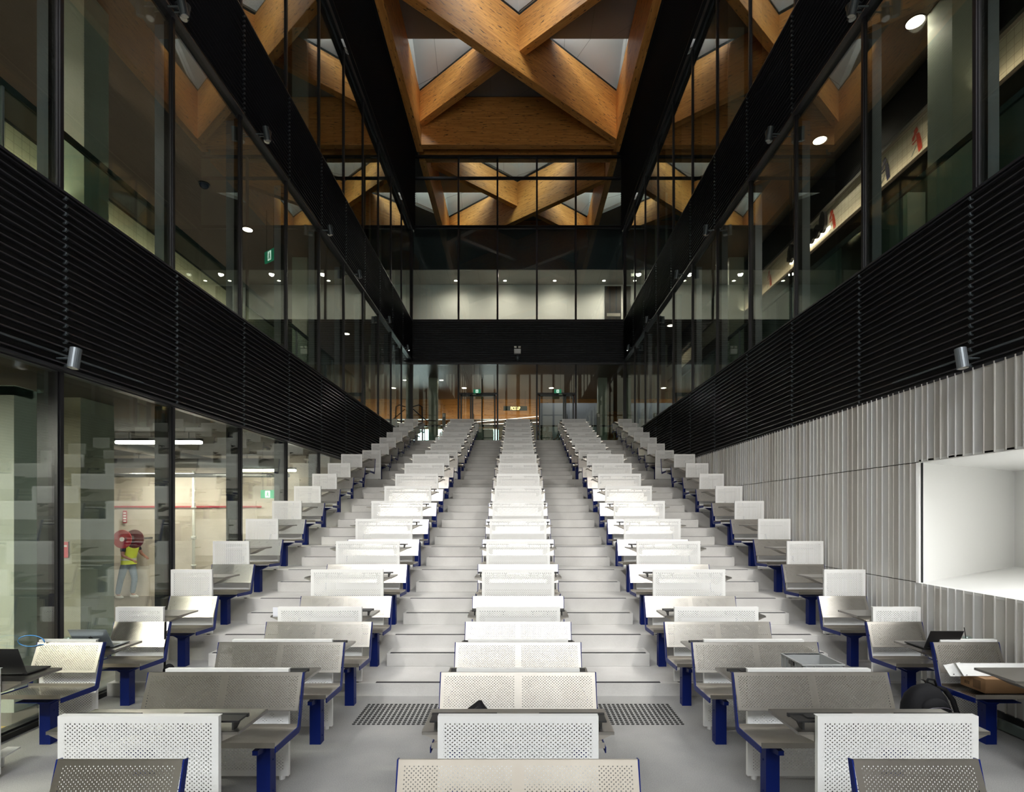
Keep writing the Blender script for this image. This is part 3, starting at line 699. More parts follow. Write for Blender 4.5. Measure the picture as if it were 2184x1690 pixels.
# ---------------- level 3 corridor behind the end glass ----------------
zc3 = ez(572)
m = MB(); ubox(m, -9000, 9000, DE+.12, 26.3, ENDB[1]-500, ENDB[1]-20); struct(m.build('floor_corridor', 'black'))
m = MB(); ubox(m, -9000, 9000, 26.2, 26.5, ENDB[1]-60, 17600); struct(m.build('wall_corridor', 'whitewall'))
m = MB(); ubox(m, -9000, 9000, DE+.2, 26.2, zc3, zc3+60); struct(m.build('ceiling_corridor', 'ceilwhite'))
m = MB(); ubox(m, -9000, 9000, DE+.14, DE+.2, zc3, 17450); struct(m.build('trim_bulkhead', 'navy'))
m = MB(); ubox(m, -9000, 9000, DE+.14, 37, 17450, 17600); struct(m.build('floor_roof_void', 'navy'))
t = struct(empty('door_4', P(5285, 26.15, 12500)))
m = MB(); m.box((-.40, -.02, 0), (.40, .02, 2.32)); m.build('leaf', 'black', t)
m = MB(); m.box((-.3, -.03, .85), (.36, -.02, 1.0)); m.build('push_bar', 'steel_edge', t)
for i, px in enumerate((972, 1077, 1183, 1288, 1340)):
    lab = 'small warm downlight in the white corridor ceiling, %s from the left' % ('first', 'second', 'third', 'fourth', 'fifth')[i]
    downlight((px-1105)*25.75, 25.75, zc3-6, lab, 'downlights in the end corridor', r=.075, e=210, cone=165, dy=.75)
for i, px in enumerate((700, 760, 830)):
    pass
# ---------------- foyer beyond the doors ----------------
m = MB(); ubox(m, -12000, 12000, DE+.1, 37, TOPZ-300, TOPZ); struct(m.build('floor_foyer', 'floor'))
m = MB(); ubox(m, -5640, 5640, DE+.12, 36, 10310, 10400); struct(m.build('ceiling_foyer', 'darkceil'))
m = MB()
ubox(m, -12500, -9200, 36, 36.3, TOPZ, 10400); ubox(m, -9200, 12500, 36, 36.3, 9000, 10400); ubox(m, -5700, -2700, 36, 36.3, TOPZ, 9000); ubox(m, -1500, 12500, 36, 36.3, TOPZ, 9000); ubox(m, -9200, -1500, 36, 36.3, TOPZ, 6300)
struct(m.build('wall_foyer', 'timber'))
root = struct(empty('window_9')); m = MB(); ubox(m, -9200, -1500, 36.1, 36.12, 6300, 9000); m.build('pane', 'glass_clear', root)
for x in (-8600, -7900, -7200, -6500, -2300):
    m = MB(); ubox(m, x-25, x+25, 36.0, 36.2, 6300, 9000); m.build('mullion', 'frame', root)
m = MB(); ubox(m, -9000, 6000, 32, 32.4, 8950, 10310)
tag(m.build('timber_fascia', 'timber'), 'broad orange timber fascia across the foyer behind the doors', 'fascia')
for i, (a, b, za, zb) in enumerate(((-6600, 1600, 8300, 9050), (-3300, 5600, 8450, 8820))):
    m = MB(); m.prism([P(a, 31.6, za), P(b, 31.6, zb), P(b, 31.6, zb+35), P(a, 31.6, za+35)], (0, .05, 0))
    tag(m.build('light_strip', simple('pale_led_%d' % i, (1, .85, .72), .5, emis=2.2)), ('long' if i else 'lower')+' slanting pale light strip on the foyer timber', 'light strip')
m = MB(); ubox(m, 1300, 4790, 28, 28.3, TOPZ, 9084); tag(m.build('white_partition', simple('lilac_white', (.50, .49, .53), .6)), 'pale lilac-white partition behind the right glass door', 'partition')
for x0, x1, nm in ((-5157, -4671, 'left'), (4617, 5130, 'right')):
    m = MB(); ubox(m, x0, x1, 27, 27.4, TOPZ, 10310); struct(m.build('column_foyer_'+nm, 'colgrey'))
t = thing('foyer_balustrade', 'black-topped glass balustrade across the foyer behind the doors', 'balustrade', P(0, 25.5, TOPZ))
m = MB(); m.box((-4.75, -.03, 1.10), (4.75, .03, 1.17)); m.build('rail', 'black', t)
m = MB(); m.box((-4.75, -.006, .05), (4.75, .006, 1.10)); m.build('glass_panel', 'bal', t)
t = thing('pickup_sign', 'hanging grey sign with glowing PICK UP lettering in the foyer', 'sign', P(-180, 30, 9080))
m = MB(); m.box((-.66, 0, 0), (.66, .05, .25)); m.build('sign_board', simple('sage_board', (.14, .18, .145), .5), t)
fc = bpy.data.curves.new('lettering', 'FONT'); fc.body = 'PICK UP'; fc.size = .25; fc.align_x = 'CENTER'; fc.extrude = .006; fc.offset = .006; fc.space_character = .95
fo = bpy.data.objects.new('lettering', fc); C.objects.link(fo); fo.parent = t; fo.location = (-.0, -.012, .035); fo.rotation_euler = (R(90), 0, 0); fo.scale = (.62, 1, 1)
bpy.context.view_layer.update(); me = bpy.data.meshes.new_from_object(fo); me.materials.clear(); me.materials.append(simple('amber_letters', (1, .62, .25), .5, emis=3))
fm = bpy.data.objects.new('lettering', me); C.objects.link(fm); fm.parent = t; fm.location = fo.location; fm.rotation_euler = fo.rotation_euler; fm.scale = fo.scale; bpy.data.objects.remove(fo)
m = MB()
for xx in (-.55, .55): m.tube([(xx, .02, .25), (xx, .02, (10310-9080)*u)], .008, 6)
m.build('hanger', 'frame', t)
m = MB(); ubox(m, -3150, -1400, 26.2, 26.9, TOPZ, TOPZ+1250); tag(m.build('service_counter', simple('dark_olive_counter', (.06, .065, .05), .5)), 'dark olive counter behind the left glass door', 'counter')
for px, nm in ((947, 'left'), (1276, 'right')):
    x = (px-1105)*24.0; t = thing('access_post', 'grey-green card reader post in front of the glass, %s of the middle' % nm, 'post', P(x, 24.0, TOPZ))
    m = MB(); m.box((-.07, -.05, 0), (.07, .05, 1.45)); m.build('post_body', simple('post_green_'+nm, (.16, .17, .13), .5), t, bevel=.01)
    m = MB(); m.box((-.05, -.06, 1.28), (.05, -.05, 1.42)); m.build('reader', simple('reader_'+nm, (.5, .5, .42), .5), t)
for px, y, nm in ((990, 828, 'left'), (1176, 828, 'right')): downlight((px-1105)*29.2, 29.2, 10306, 'oval warm downlight above the %s glass door, in the foyer' % nm, 'downlights in the foyer', r=.13, e=12)
downlight(-4500, 27.5, 10306, 'foyer downlight at the far left behind the end glass', 'downlights in the foyer', r=.1, e=12)
alight(-2000, 31, 9300, 6, .5, 14, (1, .8, .6), (R(75), 0, 0)); alight(3000, 27.2, 9900, 2.5, .3, 9, (.95, .95, 1), (R(35), 0, 0))
t = thing('folding_arm_stand', 'black folding arm stand on the landing, left of the end glass', 'stand', P((900-1105)*23.9, 23.9, TOPZ))
def fp(x, y, d=23.9): return P((x-900)*d, 0, CAMH+(1098-y)*d-TOPZ)
m = MB(); m.tube([Vector((.02, 0, 0)), fp(901, 905), fp(900, 868)], .03, 8); m.build('upright', 'plastic', t)
m = MB(); m.tube([fp(900, 868), fp(893, 864), fp(880, 868)], .022, 8); m.tube([fp(881, 873), fp(899, 889), fp(910, 897), fp(930, 898)], .022, 8); m.build('arm', 'plastic', t)
m = MB(); m.box((-.25, -.2, 0), (.25, .2, .03)); m.build('foot', 'plastic', t)
t = thing('lamp_stand', 'thin black stand with a small head behind the left door', 'stand', P((1028-1105)*27.3, 27.3, TOPZ))
m = MB(); m.tube([(0, 0, 0), (0, 0, 3.95)], .03, 8); m.build('pole', 'plastic', t)
m = MB(); m.ball((-.05, 0, 3.95), (.10, .06, .12), 12, 8); m.build('head', 'plastic', t)
m = MB(); m.tube([(-.4, 0, 1.5), (.4, 0, 1.5)], .02, 8); m.build('crossbar', 'plastic', t)
# ---------------- roof ----------------
def beam(a, b, w, z0, z1, lab='timber_beam'):
    """glulam from a to b (x, d) in plan, modelled along its own x axis"""
    pa, pb = P(a[0], a[1], z0), P(b[0], b[1], z0); L = (pb-pa).length; ang = math.atan2(pb.y-pa.y, pb.x-pa.x)
    m = MB(); h = (z1-z0)*u; m.box((0, -w/2, 0), (L, w/2, h))
    o = m.build('timber_beam', 'timber', None, pa, (0, 0, ang), bevel=.012); struct(o)
    m = MB(); m.box((0, -w/2+.05, h), (L, w/2-.05, h+.14)); m.build('shadow_gap', 'recess', o); return o
HX, HD = 4996, 3.75
def lat(j): return 20.05+HD*j       # crossings at even j for cx=0 ... nodes on the side beams at odd j
W = .30
for s in (-1, 1):
    beam((s*5085, DB), (s*5085, DE-.15), .30, ROOFB, ROOFT)
    beam((s*5085, DE+.5), (s*5085, 35.9), .30, ROOFB, ROOFT)
beam((-4950, 23.95), (4950, 23.95), .30, ROOFB, ROOFT); beam((-4950, 24.95), (4950, 24.95), .3, ROOFB+60, ROOFT); beam((-4950, 33.95), (4950, 33.95), .3, ROOFB, ROOFT)
DZ = 22098
for c in (20.05, 12.55, 5.05, -2.45, 30.05):
    h = HD-.12; x = HX-60; q = -1 if c > 24 else 1
    beam((q*x, c+h), (-q*x, c-h), .30, ROOFB+20, ROOFT)            # deep diagonal
    beam((-q*x, c+h), (-q*110, c+.0), .30, DZ, ROOFT); beam((q*110, c-.0), (q*x, c-h), .30, DZ, ROOFT)
ZR = ROOFT+190
m = MB()
def ctr(c0, n0, n1): return [c0+7.5*i for i in range(n0, n1)]
hoods = []
def rhomb(cx, cd, near=True, far=True, hood=True):
    de = cd+.9; hx = HX*(1-.9/HD)
    if near: m.quad([P(cx-HX, cd, ZR), P(cx, cd-HD, ZR), P(cx+HX, cd, ZR)])
    if far:
        if not hood: m.quad([P(cx-HX, cd, ZR), P(cx+HX, cd, ZR), P(cx, cd+HD, ZR)])
        else: m.quad([P(cx-HX, cd, ZR), P(cx+HX, cd, ZR), P(cx+hx, de, ZR), P(cx-hx, de, ZR)]); hoods.append((cx, cd, de, hx))
for i in range(-4, 1):
    for cx in (-2*HX, 0, 2*HX):
        cd = 23.8+7.5*i; rhomb(cx, cd, True, i < 0, abs(cx) < 6000)
    for cx in (-HX, HX): rhomb(cx, 20.05+7.5*i)
m.quad([P(-15000, 23.8, ZR), P(15000, 23.8, ZR), P(15000, 26.3, ZR), P(-15000, 26.3, ZR)])
for cx in (-2*HX, 0, 2*HX): rhomb(cx, 26.3, False, True, abs(cx) < 6000); rhomb(cx, 33.8, True, False)
for cx in (-HX, HX): rhomb(cx, 30.05)
m.quad([P(-15000, 33.8, ZR), P(15000, 33.8, ZR), P(15000, 36.5, ZR), P(-15000, 36.5, ZR)])
o = m.build('ceiling_roof', 'roofgrey'); struct(o); sm = o.modifiers.new('solid', 'SOLIDIFY'); sm.thickness = .12; sm.offset = -1
HH = 2100
for cx, cd, de, hx in hoods:
    r = struct(empty('skylight')); F, L, Rr, T = P(cx, cd+HD, ZR+120), P(cx-hx, de, ZR+120), P(cx+hx, de, ZR+120), P(cx, de, ZR+HH)
    m = MB(); m.quad([L, F, T]); m.quad([F, Rr, T]); q = m.build('lining', 'roofwhite', r); sm = q.modifiers.new('solid', 'SOLIDIFY'); sm.thickness = .08; sm.offset = 1
    m = MB(); dn = Vector((0, 0, -.2))
    m.quad([L+dn, F+dn, F, L]); m.quad([F+dn, Rr+dn, Rr, F]); m.build('upstand', 'upstand', r)
    m = MB(); g = [L, Rr, T]; m.prism(g, (0, .012, 0)); m.build('pane', 'glass_clear', r)
    m = MB(); m.box(P(cx-20, de-.02, ZR), P(cx+20, de+.05, ZR+HH)); m.build('mullion', 'frame', r)
# shell above side rooms and at the far end
for s in (-1, 1):
    m = MB(); ubox(m, s*5235, s*5700, DB, DE+.1, ROOFB, ZR+3000); struct(m.build('wall_roof_edge', 'black'))
m = MB(); ubox(m, -12600, 12600, 36.3, 36.5, TOPZ-2000, TOPZ+300); struct(m.build('wall_far_plinth', 'black'))
m = MB(); ubox(m, -12600, 12600, 36.0, 36.4, 10400, ZR+200); struct(m.build('wall_far', 'roofgrey'))
# ---------------- facade behind the camera ----------------
m = MB()
for s in (-1, 1): ubox(m, s*5400, s*15600, DB-.3, DB, -100, ZR+2500)
ubox(m, -5500, 5500, DB-.3, DB, 5450, 6100); ubox(m, -5500, 5500, DB-.3, DB, FTOP, ZR+300)
struct(m.build('wall_front', 'upstand'))
root = struct(empty('window_10'))
for i, x in enumerate((-5400, -4050, -2700, -1350, 0, 1350, 2700, 4050, 5400)):
    m = MB(); w = (200 if i == 4 else 110); ubox(m, x-w, x+w, DB-.25, DB+.1, 0, FTOP); m.build('mullion', 'frame', root)
for z in (2700, 8600, 11200, 13800):
    m = MB(); ubox(m, -5400, 5400, DB-.1, DB+.05, z-40, z+40); m.build('transom', 'frame', root)
m = MB(); ubox(m, -15600, 15600, -30, DB, -160, -100); struct(m.build('ground', 'concrete'))
# ---------------- band spotlights ----------------
def spotlamp(s, X, d, z, tilt, yaw, lab, grp, mt, L=.2, r=.047, power=0, tgt=None, cone=60, soft=.06):
    t = thing('spotlight', lab, 'spotlight', P(s*X, d, z), 0, grp)
    rot = Matrix.Rotation(yaw, 3, 'Z') @ Matrix.Rotation(tilt, 3, 'X')
    q = MB(); q.tube([rot @ Vector((0, 0, L/2)), rot @ Vector((0, 0, -L/2))], r, 20); q.build('lamp_body', mt, t)
    q = MB(); q.tube([rot @ Vector((0, 0, -L/2)), rot @ Vector((0, 0, -L/2-.004))], r*.82, 18); q.build('lens', 'lamp_dim', t)
    q = MB(); q.tube([Vector((s*.03, 0, 0)), Vector((s*(5460-X)*u, 0, 0))], .011, 8); q.build('mounting_arm', 'spotgrey', t)
    if power:
        l = bpy.data.lights.new('spot', 'SPOT'); l.energy = power; l.spot_size = R(cone); l.spot_blend = .7; l.shadow_soft_size = soft; l.color = (1, .97, .93)
        o = bpy.data.objects.new('spot_light', l); C.objects.link(o); o.location = P(s*(X-120), d, z-160); dr = (tgt-o.location).normalized(); o.rotation_euler = dr.to_track_quat('-Z', 'Y').to_euler()
for s, nm in ((-1, 'left'), (1, 'right')):
    spotlamp(s, 5250, 5.55, 4270, R(-8), R(14)*s, 'large pale grey spotlight low on the %s black band' % nm, 'spotlights on the black bands', 'spotlight', L=.21, r=.052)
    m = MB(); m.tube([P(s*5440, 4.0, 4330), P(s*5440, 6.8, 4330)], .012, 8); tag(m.build('lamp_track', 'spotgrey'), 'thin lamp track on the %s lower black band' % nm, 'track')
    for i, d in enumerate((7.45, 9.9, 13.2, 15.6, 19.2, 22.4)):
        for k in (0, 1):
            lab = '%s spotlight of the %s pair, %s upper band' % (('upright', 'tilted')[k], ORD[i+1] if i else 'nearest', nm)
            spotlamp(s, 5290-k*60, d-.14*k, L2T-10-k*60, R((-10, 16)[k]), R(20)*s, lab, 'spotlights on the black bands', 'spotgrey', L=.22, r=.055, power=SPOTP, tgt=P(s*(2600 if k else 600), 8.5+i*1.1+k*1.5, 2400+350*i))

    for i, d in enumerate((3.9, 1.2, -1.6)):  # extra pairs added out of view to light the middle rows frontally
        for k in (0, 1):
            lab = '%s added unseen spotlight beside the camera, %s pair on the %s upper band' % (('upright', 'tilted')[k], ('front', 'middle', 'rear')[i], nm)
            spotlamp(s, 5290-k*60, d-.14*k, L2T-10-k*60, R((-10, 16)[k]), R(20)*s, lab, 'spotlights on the black bands', 'spotgrey', L=.22, r=.055, power=SPOTF, tgt=P(s*(2700 if k else 300), 8.2+i*1.5+k*1.6, 1500+420*i), cone=62, soft=.15)
# ---------------- loose things on the desks and benches ----------------
def laptop(xl, xr, dh, dt, db, ztop, scr, base, lab, led=None, logo=None, z0=892):
    t = thing('laptop', lab, 'laptop', P((xl+xr)/2, dh, z0), 0, 'open laptops')
    hw = (xr-xl)/2*u; Lb = (db-dh)*D; Ls = Vector((0, (dt-dh)*D, (ztop-z0)*u)); n = Ls.length; k = math.atan2(-Ls.y, Ls.z)
    q = MB(); q.box((-hw, 0, 0), (hw, Lb, .012)); q.build('base', base, t, bevel=.003)
    q = MB(); q.box((-hw*.88, Lb*.08, .012), (hw*.88, Lb*.55, .0135)); q.build('keyboard', 'plastic', t)
    q = MB(); q.box((-hw, -.003, 0), (hw, .003, n)); sc = q.build('screen', scr, t, (0, 0, .012), (k, 0, 0), bevel=.002)
    q = MB(); q.box((-hw*.94, .003, .012), (hw*.94, .004, n-.012)); q.build('display', 'plastic', sc)
    q = MB(); q.tube([(-hw*.8, 0, .01), (hw*.8, 0, .01)], .007, 8); q.build('hinge', 'plastic', t)
    if logo:
        q = MB()
        q.ball((-.009, -.0035, n*.5), (.013, .0012, .015), 14, 8); q.ball((.009, -.0035, n*.5), (.013, .0012, .015), 14, 8); q.ball((.006, -.0035, n*.5+.021), (.004, .001, .007), 10, 6)
        q.build('emblem', 'plastic', sc)
    if led:
        q = MB()
        for i in range(2): q.box((hw*.3+i*.02, Lb*.25, .0135), (hw*.3+i*.02+.008, Lb*.28, .0145))
        q.build('power_light', simple('blue_led', (.05, .1, 1), .4, emis=4), t)
laptop(-5060, -4680, 4.47, 4.386, 4.70, 1148, 'plastic', 'plastic', 'open black laptop on the desk at the far left frame edge', led=True)
laptop(-5087, -4654, 5.40, 5.294, 5.62, 1107, simple('silver_blue', (.28, .32, .36), .3, metal=.7), simple('silver_body', (.35, .37, .40), .3, metal=.7), 'open silver laptop with fruit emblem on a left desk', logo=True)
laptop(4611, 4985, 5.33, 5.24, 5.60, 1105, 'plastic', 'plastic', 'open black laptop on a far right desk by the metal wall')
def cup(x, d, z, h, lab, straw):
    t = thing('plastic_cup', lab, 'cup', P(x, d, z), 0, 'clear plastic cups')
    q = MB(); q.tube([(0, 0, 0), (0, 0, h)], [.028, .04], 20, cap=False); o = q.build('cup_wall', glass('cup_plastic_%d' % int(abs(x)), (.9, .95, .95), 1.2), t); sm = o.modifiers.new('s', 'SOLIDIFY'); sm.thickness = .0012
    q = MB(); q.ball((0, 0, h), (.041, .041, .02), 18, 8); q.build('domed_lid', o.data.materials[0], t)
    if straw:
        q = MB(); q.tube([(0, 0, .02), (-.03, 0, h+.10)], .004, 8); q.build('straw', 'plastic', t)
cup(5190, 5.42, 886, .10, 'clear domed cup with a dark straw, far right desk', True)
cup(-5200, 5.42, 886, .09, 'clear domed cup left of the silver laptop', False)
pts = []
for i in range(26):
    a = i/25*5.4; pts.append(P(-5440+150*math.cos(a), 5.24+.0*i, 990+70*math.sin(a)+i*1.2))
m = MB(); m.tube([pts[-1]+Vector((.12, .05, -.02))]+pts[::-1]+[P(-5330, 5.26, 1015)], .0045, 8); tag(m.build('blue_cable', simple('sky_blue_cable', (.05, .25, .6), .4), smooth=True), 'loop of light blue cable behind the leftmost bench back', 'cable')
# cardboard carton with white panels on a right bench
t = thing('carton', 'flat brown cardboard carton lying on the far right bench', 'carton', P(5085, 4.85, 566))
cb = simple('brown_card', (.30, .17, .08), .8, noise=.12, nscale=12)
m = MB(); m.box((-.22, 0, 0), (.30, .27, .13)); m.build('box_body', cb, t, bevel=.003)
m = MB(); m.box((-.22, .10, .13), (.30, .16, .1315)); m.build('packing_tape', simple('tan_tape', (.34, .21, .11), .3), t)
m = MB()
for i in range(7): m.box((-.2205, .05+i*.012, .02), (-.22, .056+i*.012, .10))
for i in range(3): m.box((-.2205, .17+i*.02, .03), (-.22, .18+i*.02, .06))
m.build('printing', simple('brown_print', (.07, .04, .02), .8), t)
wp = M['white']
t = thing('white_panel', 'long white folded metal panel lying on the carton', 'panel', P(5050, 4.93, 722))
m = MB(); m.prism([(-.315, 0, 0), (.32, 0, 0), (.32, 0, .115), (-.36, 0, .115)], (0, .004, 0)); m.box((-.36, 0, .112), (.32, .05, .115)); m.build('face', wp, t, None, (R(-20), 0, 0))
m = MB(); m.tube([(-.29, -.004, .01), (-.29, .0, .01)], .004, 8); m.build('fixing_hole', 'plastic', t)
t = thing('white_panel', 'short white folded metal panel, left end of the carton', 'panel', P(4560, 4.97, 705))
m = MB(); m.prism([(.02, 0, 0), (.17, 0, 0), (.13, 0, .125), (-.03, 0, .10)], (0, .004, 0)); m.build('face', wp, t, None, (R(-12), 0, 0))
m = MB(); m.tube([(.05, -.006, .02), (.05, .0, .02)], .004, 8); m.build('fixing_hole', 'plastic', t)
# grey crate on a desk
t = thing('plastic_crate', 'open light grey plastic crate on a right middle desk', 'crate', P(2830, 4.52, 888))
g = simple('grey_crate_plastic', (.36, .37, .37), .5); a, b, h = .165, .17, .125
m = MB()
m.box((-a, -b, 0), (a, b, .004)); m.box((-a, -b, 0), (a, -b+.004, h)); m.box((-a, b-.004, 0), (a, b, h)); m.box((-a, -b, 0), (-a+.004, b, h)); m.box((a-.004, -b, 0), (a, b, h)); m.build('tub', g, t)
m = MB()
for y in (-b-.008, b-.004): m.box((-a-.01, y, h-.012), (a+.01, y+.012, h))
for x in (-a-.01, a-.002): m.box((x, -b, h-.012), (x+.012, b, h))
m.build('rim', g, t, bevel=.002)
m = MB()
for i in range(5):
    y = -b+.02+i*.078
    for x in (-a-.008, a): m.box((x, y, .01), (x+.008, y+.006, h-.01))
for i in range(5):
    x = -a+.02+i*.07; m.box((x, -b-.008, .01), (x+.006, -b, h-.01))
m.build('rib', g, t)
m = MB(); m.box((-a-.01, -.04, h-.05), (-a-.004, .04, h-.02)); m.build('handle_slot', 'plastic', t)
# backpack
t = thing('backpack', 'black backpack on the floor by the far right bench', 'backpack', P(4400, 5.02, 0))
bk = simple('black_nylon', (.006, .006, .0075), .75, noise=.3, nscale=40, bump=.15, spec=.25)
def blob(name, pts, rad, mat, par, sub=2, rot=None):
    m = MB()
    def ell(c, r): m.ball(c, r, 20, 12)
    for c, r in zip(pts, rad): ell(c, r)
    o = m.build(name, mat, par, smooth=True, rot=rot); return o
m = MB(); n = 14; prof = [(0, .15), (.04, .205), (.12, .225), (.26, .215), (.38, .19), (.46, .15), (.51, .09), (.53, .02)]
vs = []
for h, w in prof:
    for k in range(n*2):
        a = math.pi*k/n; ca, sa = math.cos(a), math.sin(a)
        vs.append((math.copysign(abs(ca)**.6, ca)*w+.10*h, math.copysign(abs(sa)**.7, sa)*w*.55, h))
m.v = vs; N2 = n*2
for i in range(len(prof)-1):
    for k in range(N2):
        m.f.append([i*N2+k, i*N2+(k+1) % N2, (i+1)*N2+(k+1) % N2, (i+1)*N2+k]); m.mi.append(0)
m.f.append(list(range(N2))[::-1]); m.mi.append(0); m.f.append([(len(prof)-1)*N2+k for k in range(N2)]); m.mi.append(0)
m.build('pack_body', bk, t, None, (0, R(-14), 0), smooth=True)
m = MB(); m.ball((-.03, -.10, .16), (.15, .06, .12), 18, 12); m.build('front_pocket', bk, t, smooth=True)
m = MB(); m.ball((-.02, -.09, .34), (.13, .055, .09), 18, 12); m.build('upper_pocket', bk, t, smooth=True)
for a, b in ((.245, .40), (.36, .47)):
    m = MB(); m.tube([(-.13+.02*i, -.155+.004*abs(i-6), a-.002*(i-6)**2*.4) for i in range(13)], .004, 6); m.build('zip', simple('zip_grey_%d' % int(a*100), (.10, .09, .11), .3), t)
m = MB(); m.box((-.10, -.165, .19), (-.06, -.158, .20)); m.build('tab', simple('lime_tab', (.4, .42, .12), .5), t)
m = MB(); m.tube([(.08, .0, .50), (.16, .02, .47), (.22, .0, .38), (.25, -.02, .25), (.27, -.02, .10), (.27, 0, .02)], [.012, .022, .024, .022, .018, .012], 10); m.build('shoulder_strap', bk, t, smooth=True)
m = MB(); m.tube([(.0, .05, .50), (.03, .05, .56), (.09, .05, .55), (.11, .05, .49)], .010, 8); m.build('grab_loop', bk, t, smooth=True)
# black bag on the centre front bench
t = thing('black_pouch', 'crumpled black pouch on the seat behind the front centre desk', 'bag', P(-360, 3.96, 548))
m = MB(); m.v = []; m.ball((0, 0, .11), (.115, .07, .11), 22, 14)
m.v = [(x*(1+.12*math.sin(9*z*10)), y, z+(.05*math.exp(-((x-.04)/.05)**2) if z > .12 else 0)) for x, y, z in m.v]
m.build('pouch_body', bk, t, smooth=True)
m = MB(); m.tube([(-.10, -.05, .12), (-.05, -.07, .19), (.02, -.05, .23), (.05, 0, .235)], .006, 8); m.build('cord', 'plastic', t)
# black strap and camera bag hanging at a left bench
t = thing('shoulder_bag', 'small black bag hanging by its strap from a far left bench', 'bag', P(-4640, 6.20, 0))
m = MB(); m.tube([(-.02, 0, 1000*u), (-.024, 0, 700*u), (-.03, 0, 360*u)], .012, 8); m.build('strap', bk, t)
m = MB(); m.ball((.02, 0, 350*u), (.065, .05, .085), 16, 10); m.ball((.07, 0, 320*u), (.04, .04, .06), 14, 8); m.build('bag_body', bk, t, smooth=True)
# paper on row 4
m = MB(); m.box(P(-3300, 6.31, 1040), P(-3190, 6.315, 1170)); tag(m.build('paper_sheet', simple('cool_paper', (.75, .76, .82), .8)), 'white sheet of paper standing at the left end of a desk', 'paper')
# ceiling dome camera upper left
t = thing('dome_camera', 'small blue-tinted dome camera on the upper left ceiling', 'camera', P(-7500, 11.2, zc))
m = MB(); m.ball((0, 0, -.03), (.09, .09, .07), 18, 10); m.build('dome', simple('blue_dome', (.02, .04, .09), .1), t, smooth=True)
m = MB(); m.tube([(0, 0, -.02), (0, 0, 0)], .11, 20); m.build('collar', 'spotgrey', t)

m = MB(); m.prism([P(-5010, 4.32, 120), P(-4880, 4.36, 120), P(-4860, 4.45, 120), P(-4900, 4.62, 120), P(-5030, 4.62, 120)], (0, 0, .012)); m.tube([P(-4960, 4.5, 0), P(-4960, 4.5, 120)], .02, 10)
tag(m.build('footstool', 'white', bevel=.003), 'pale rounded low stool top cut off by the left frame edge', 'stool')
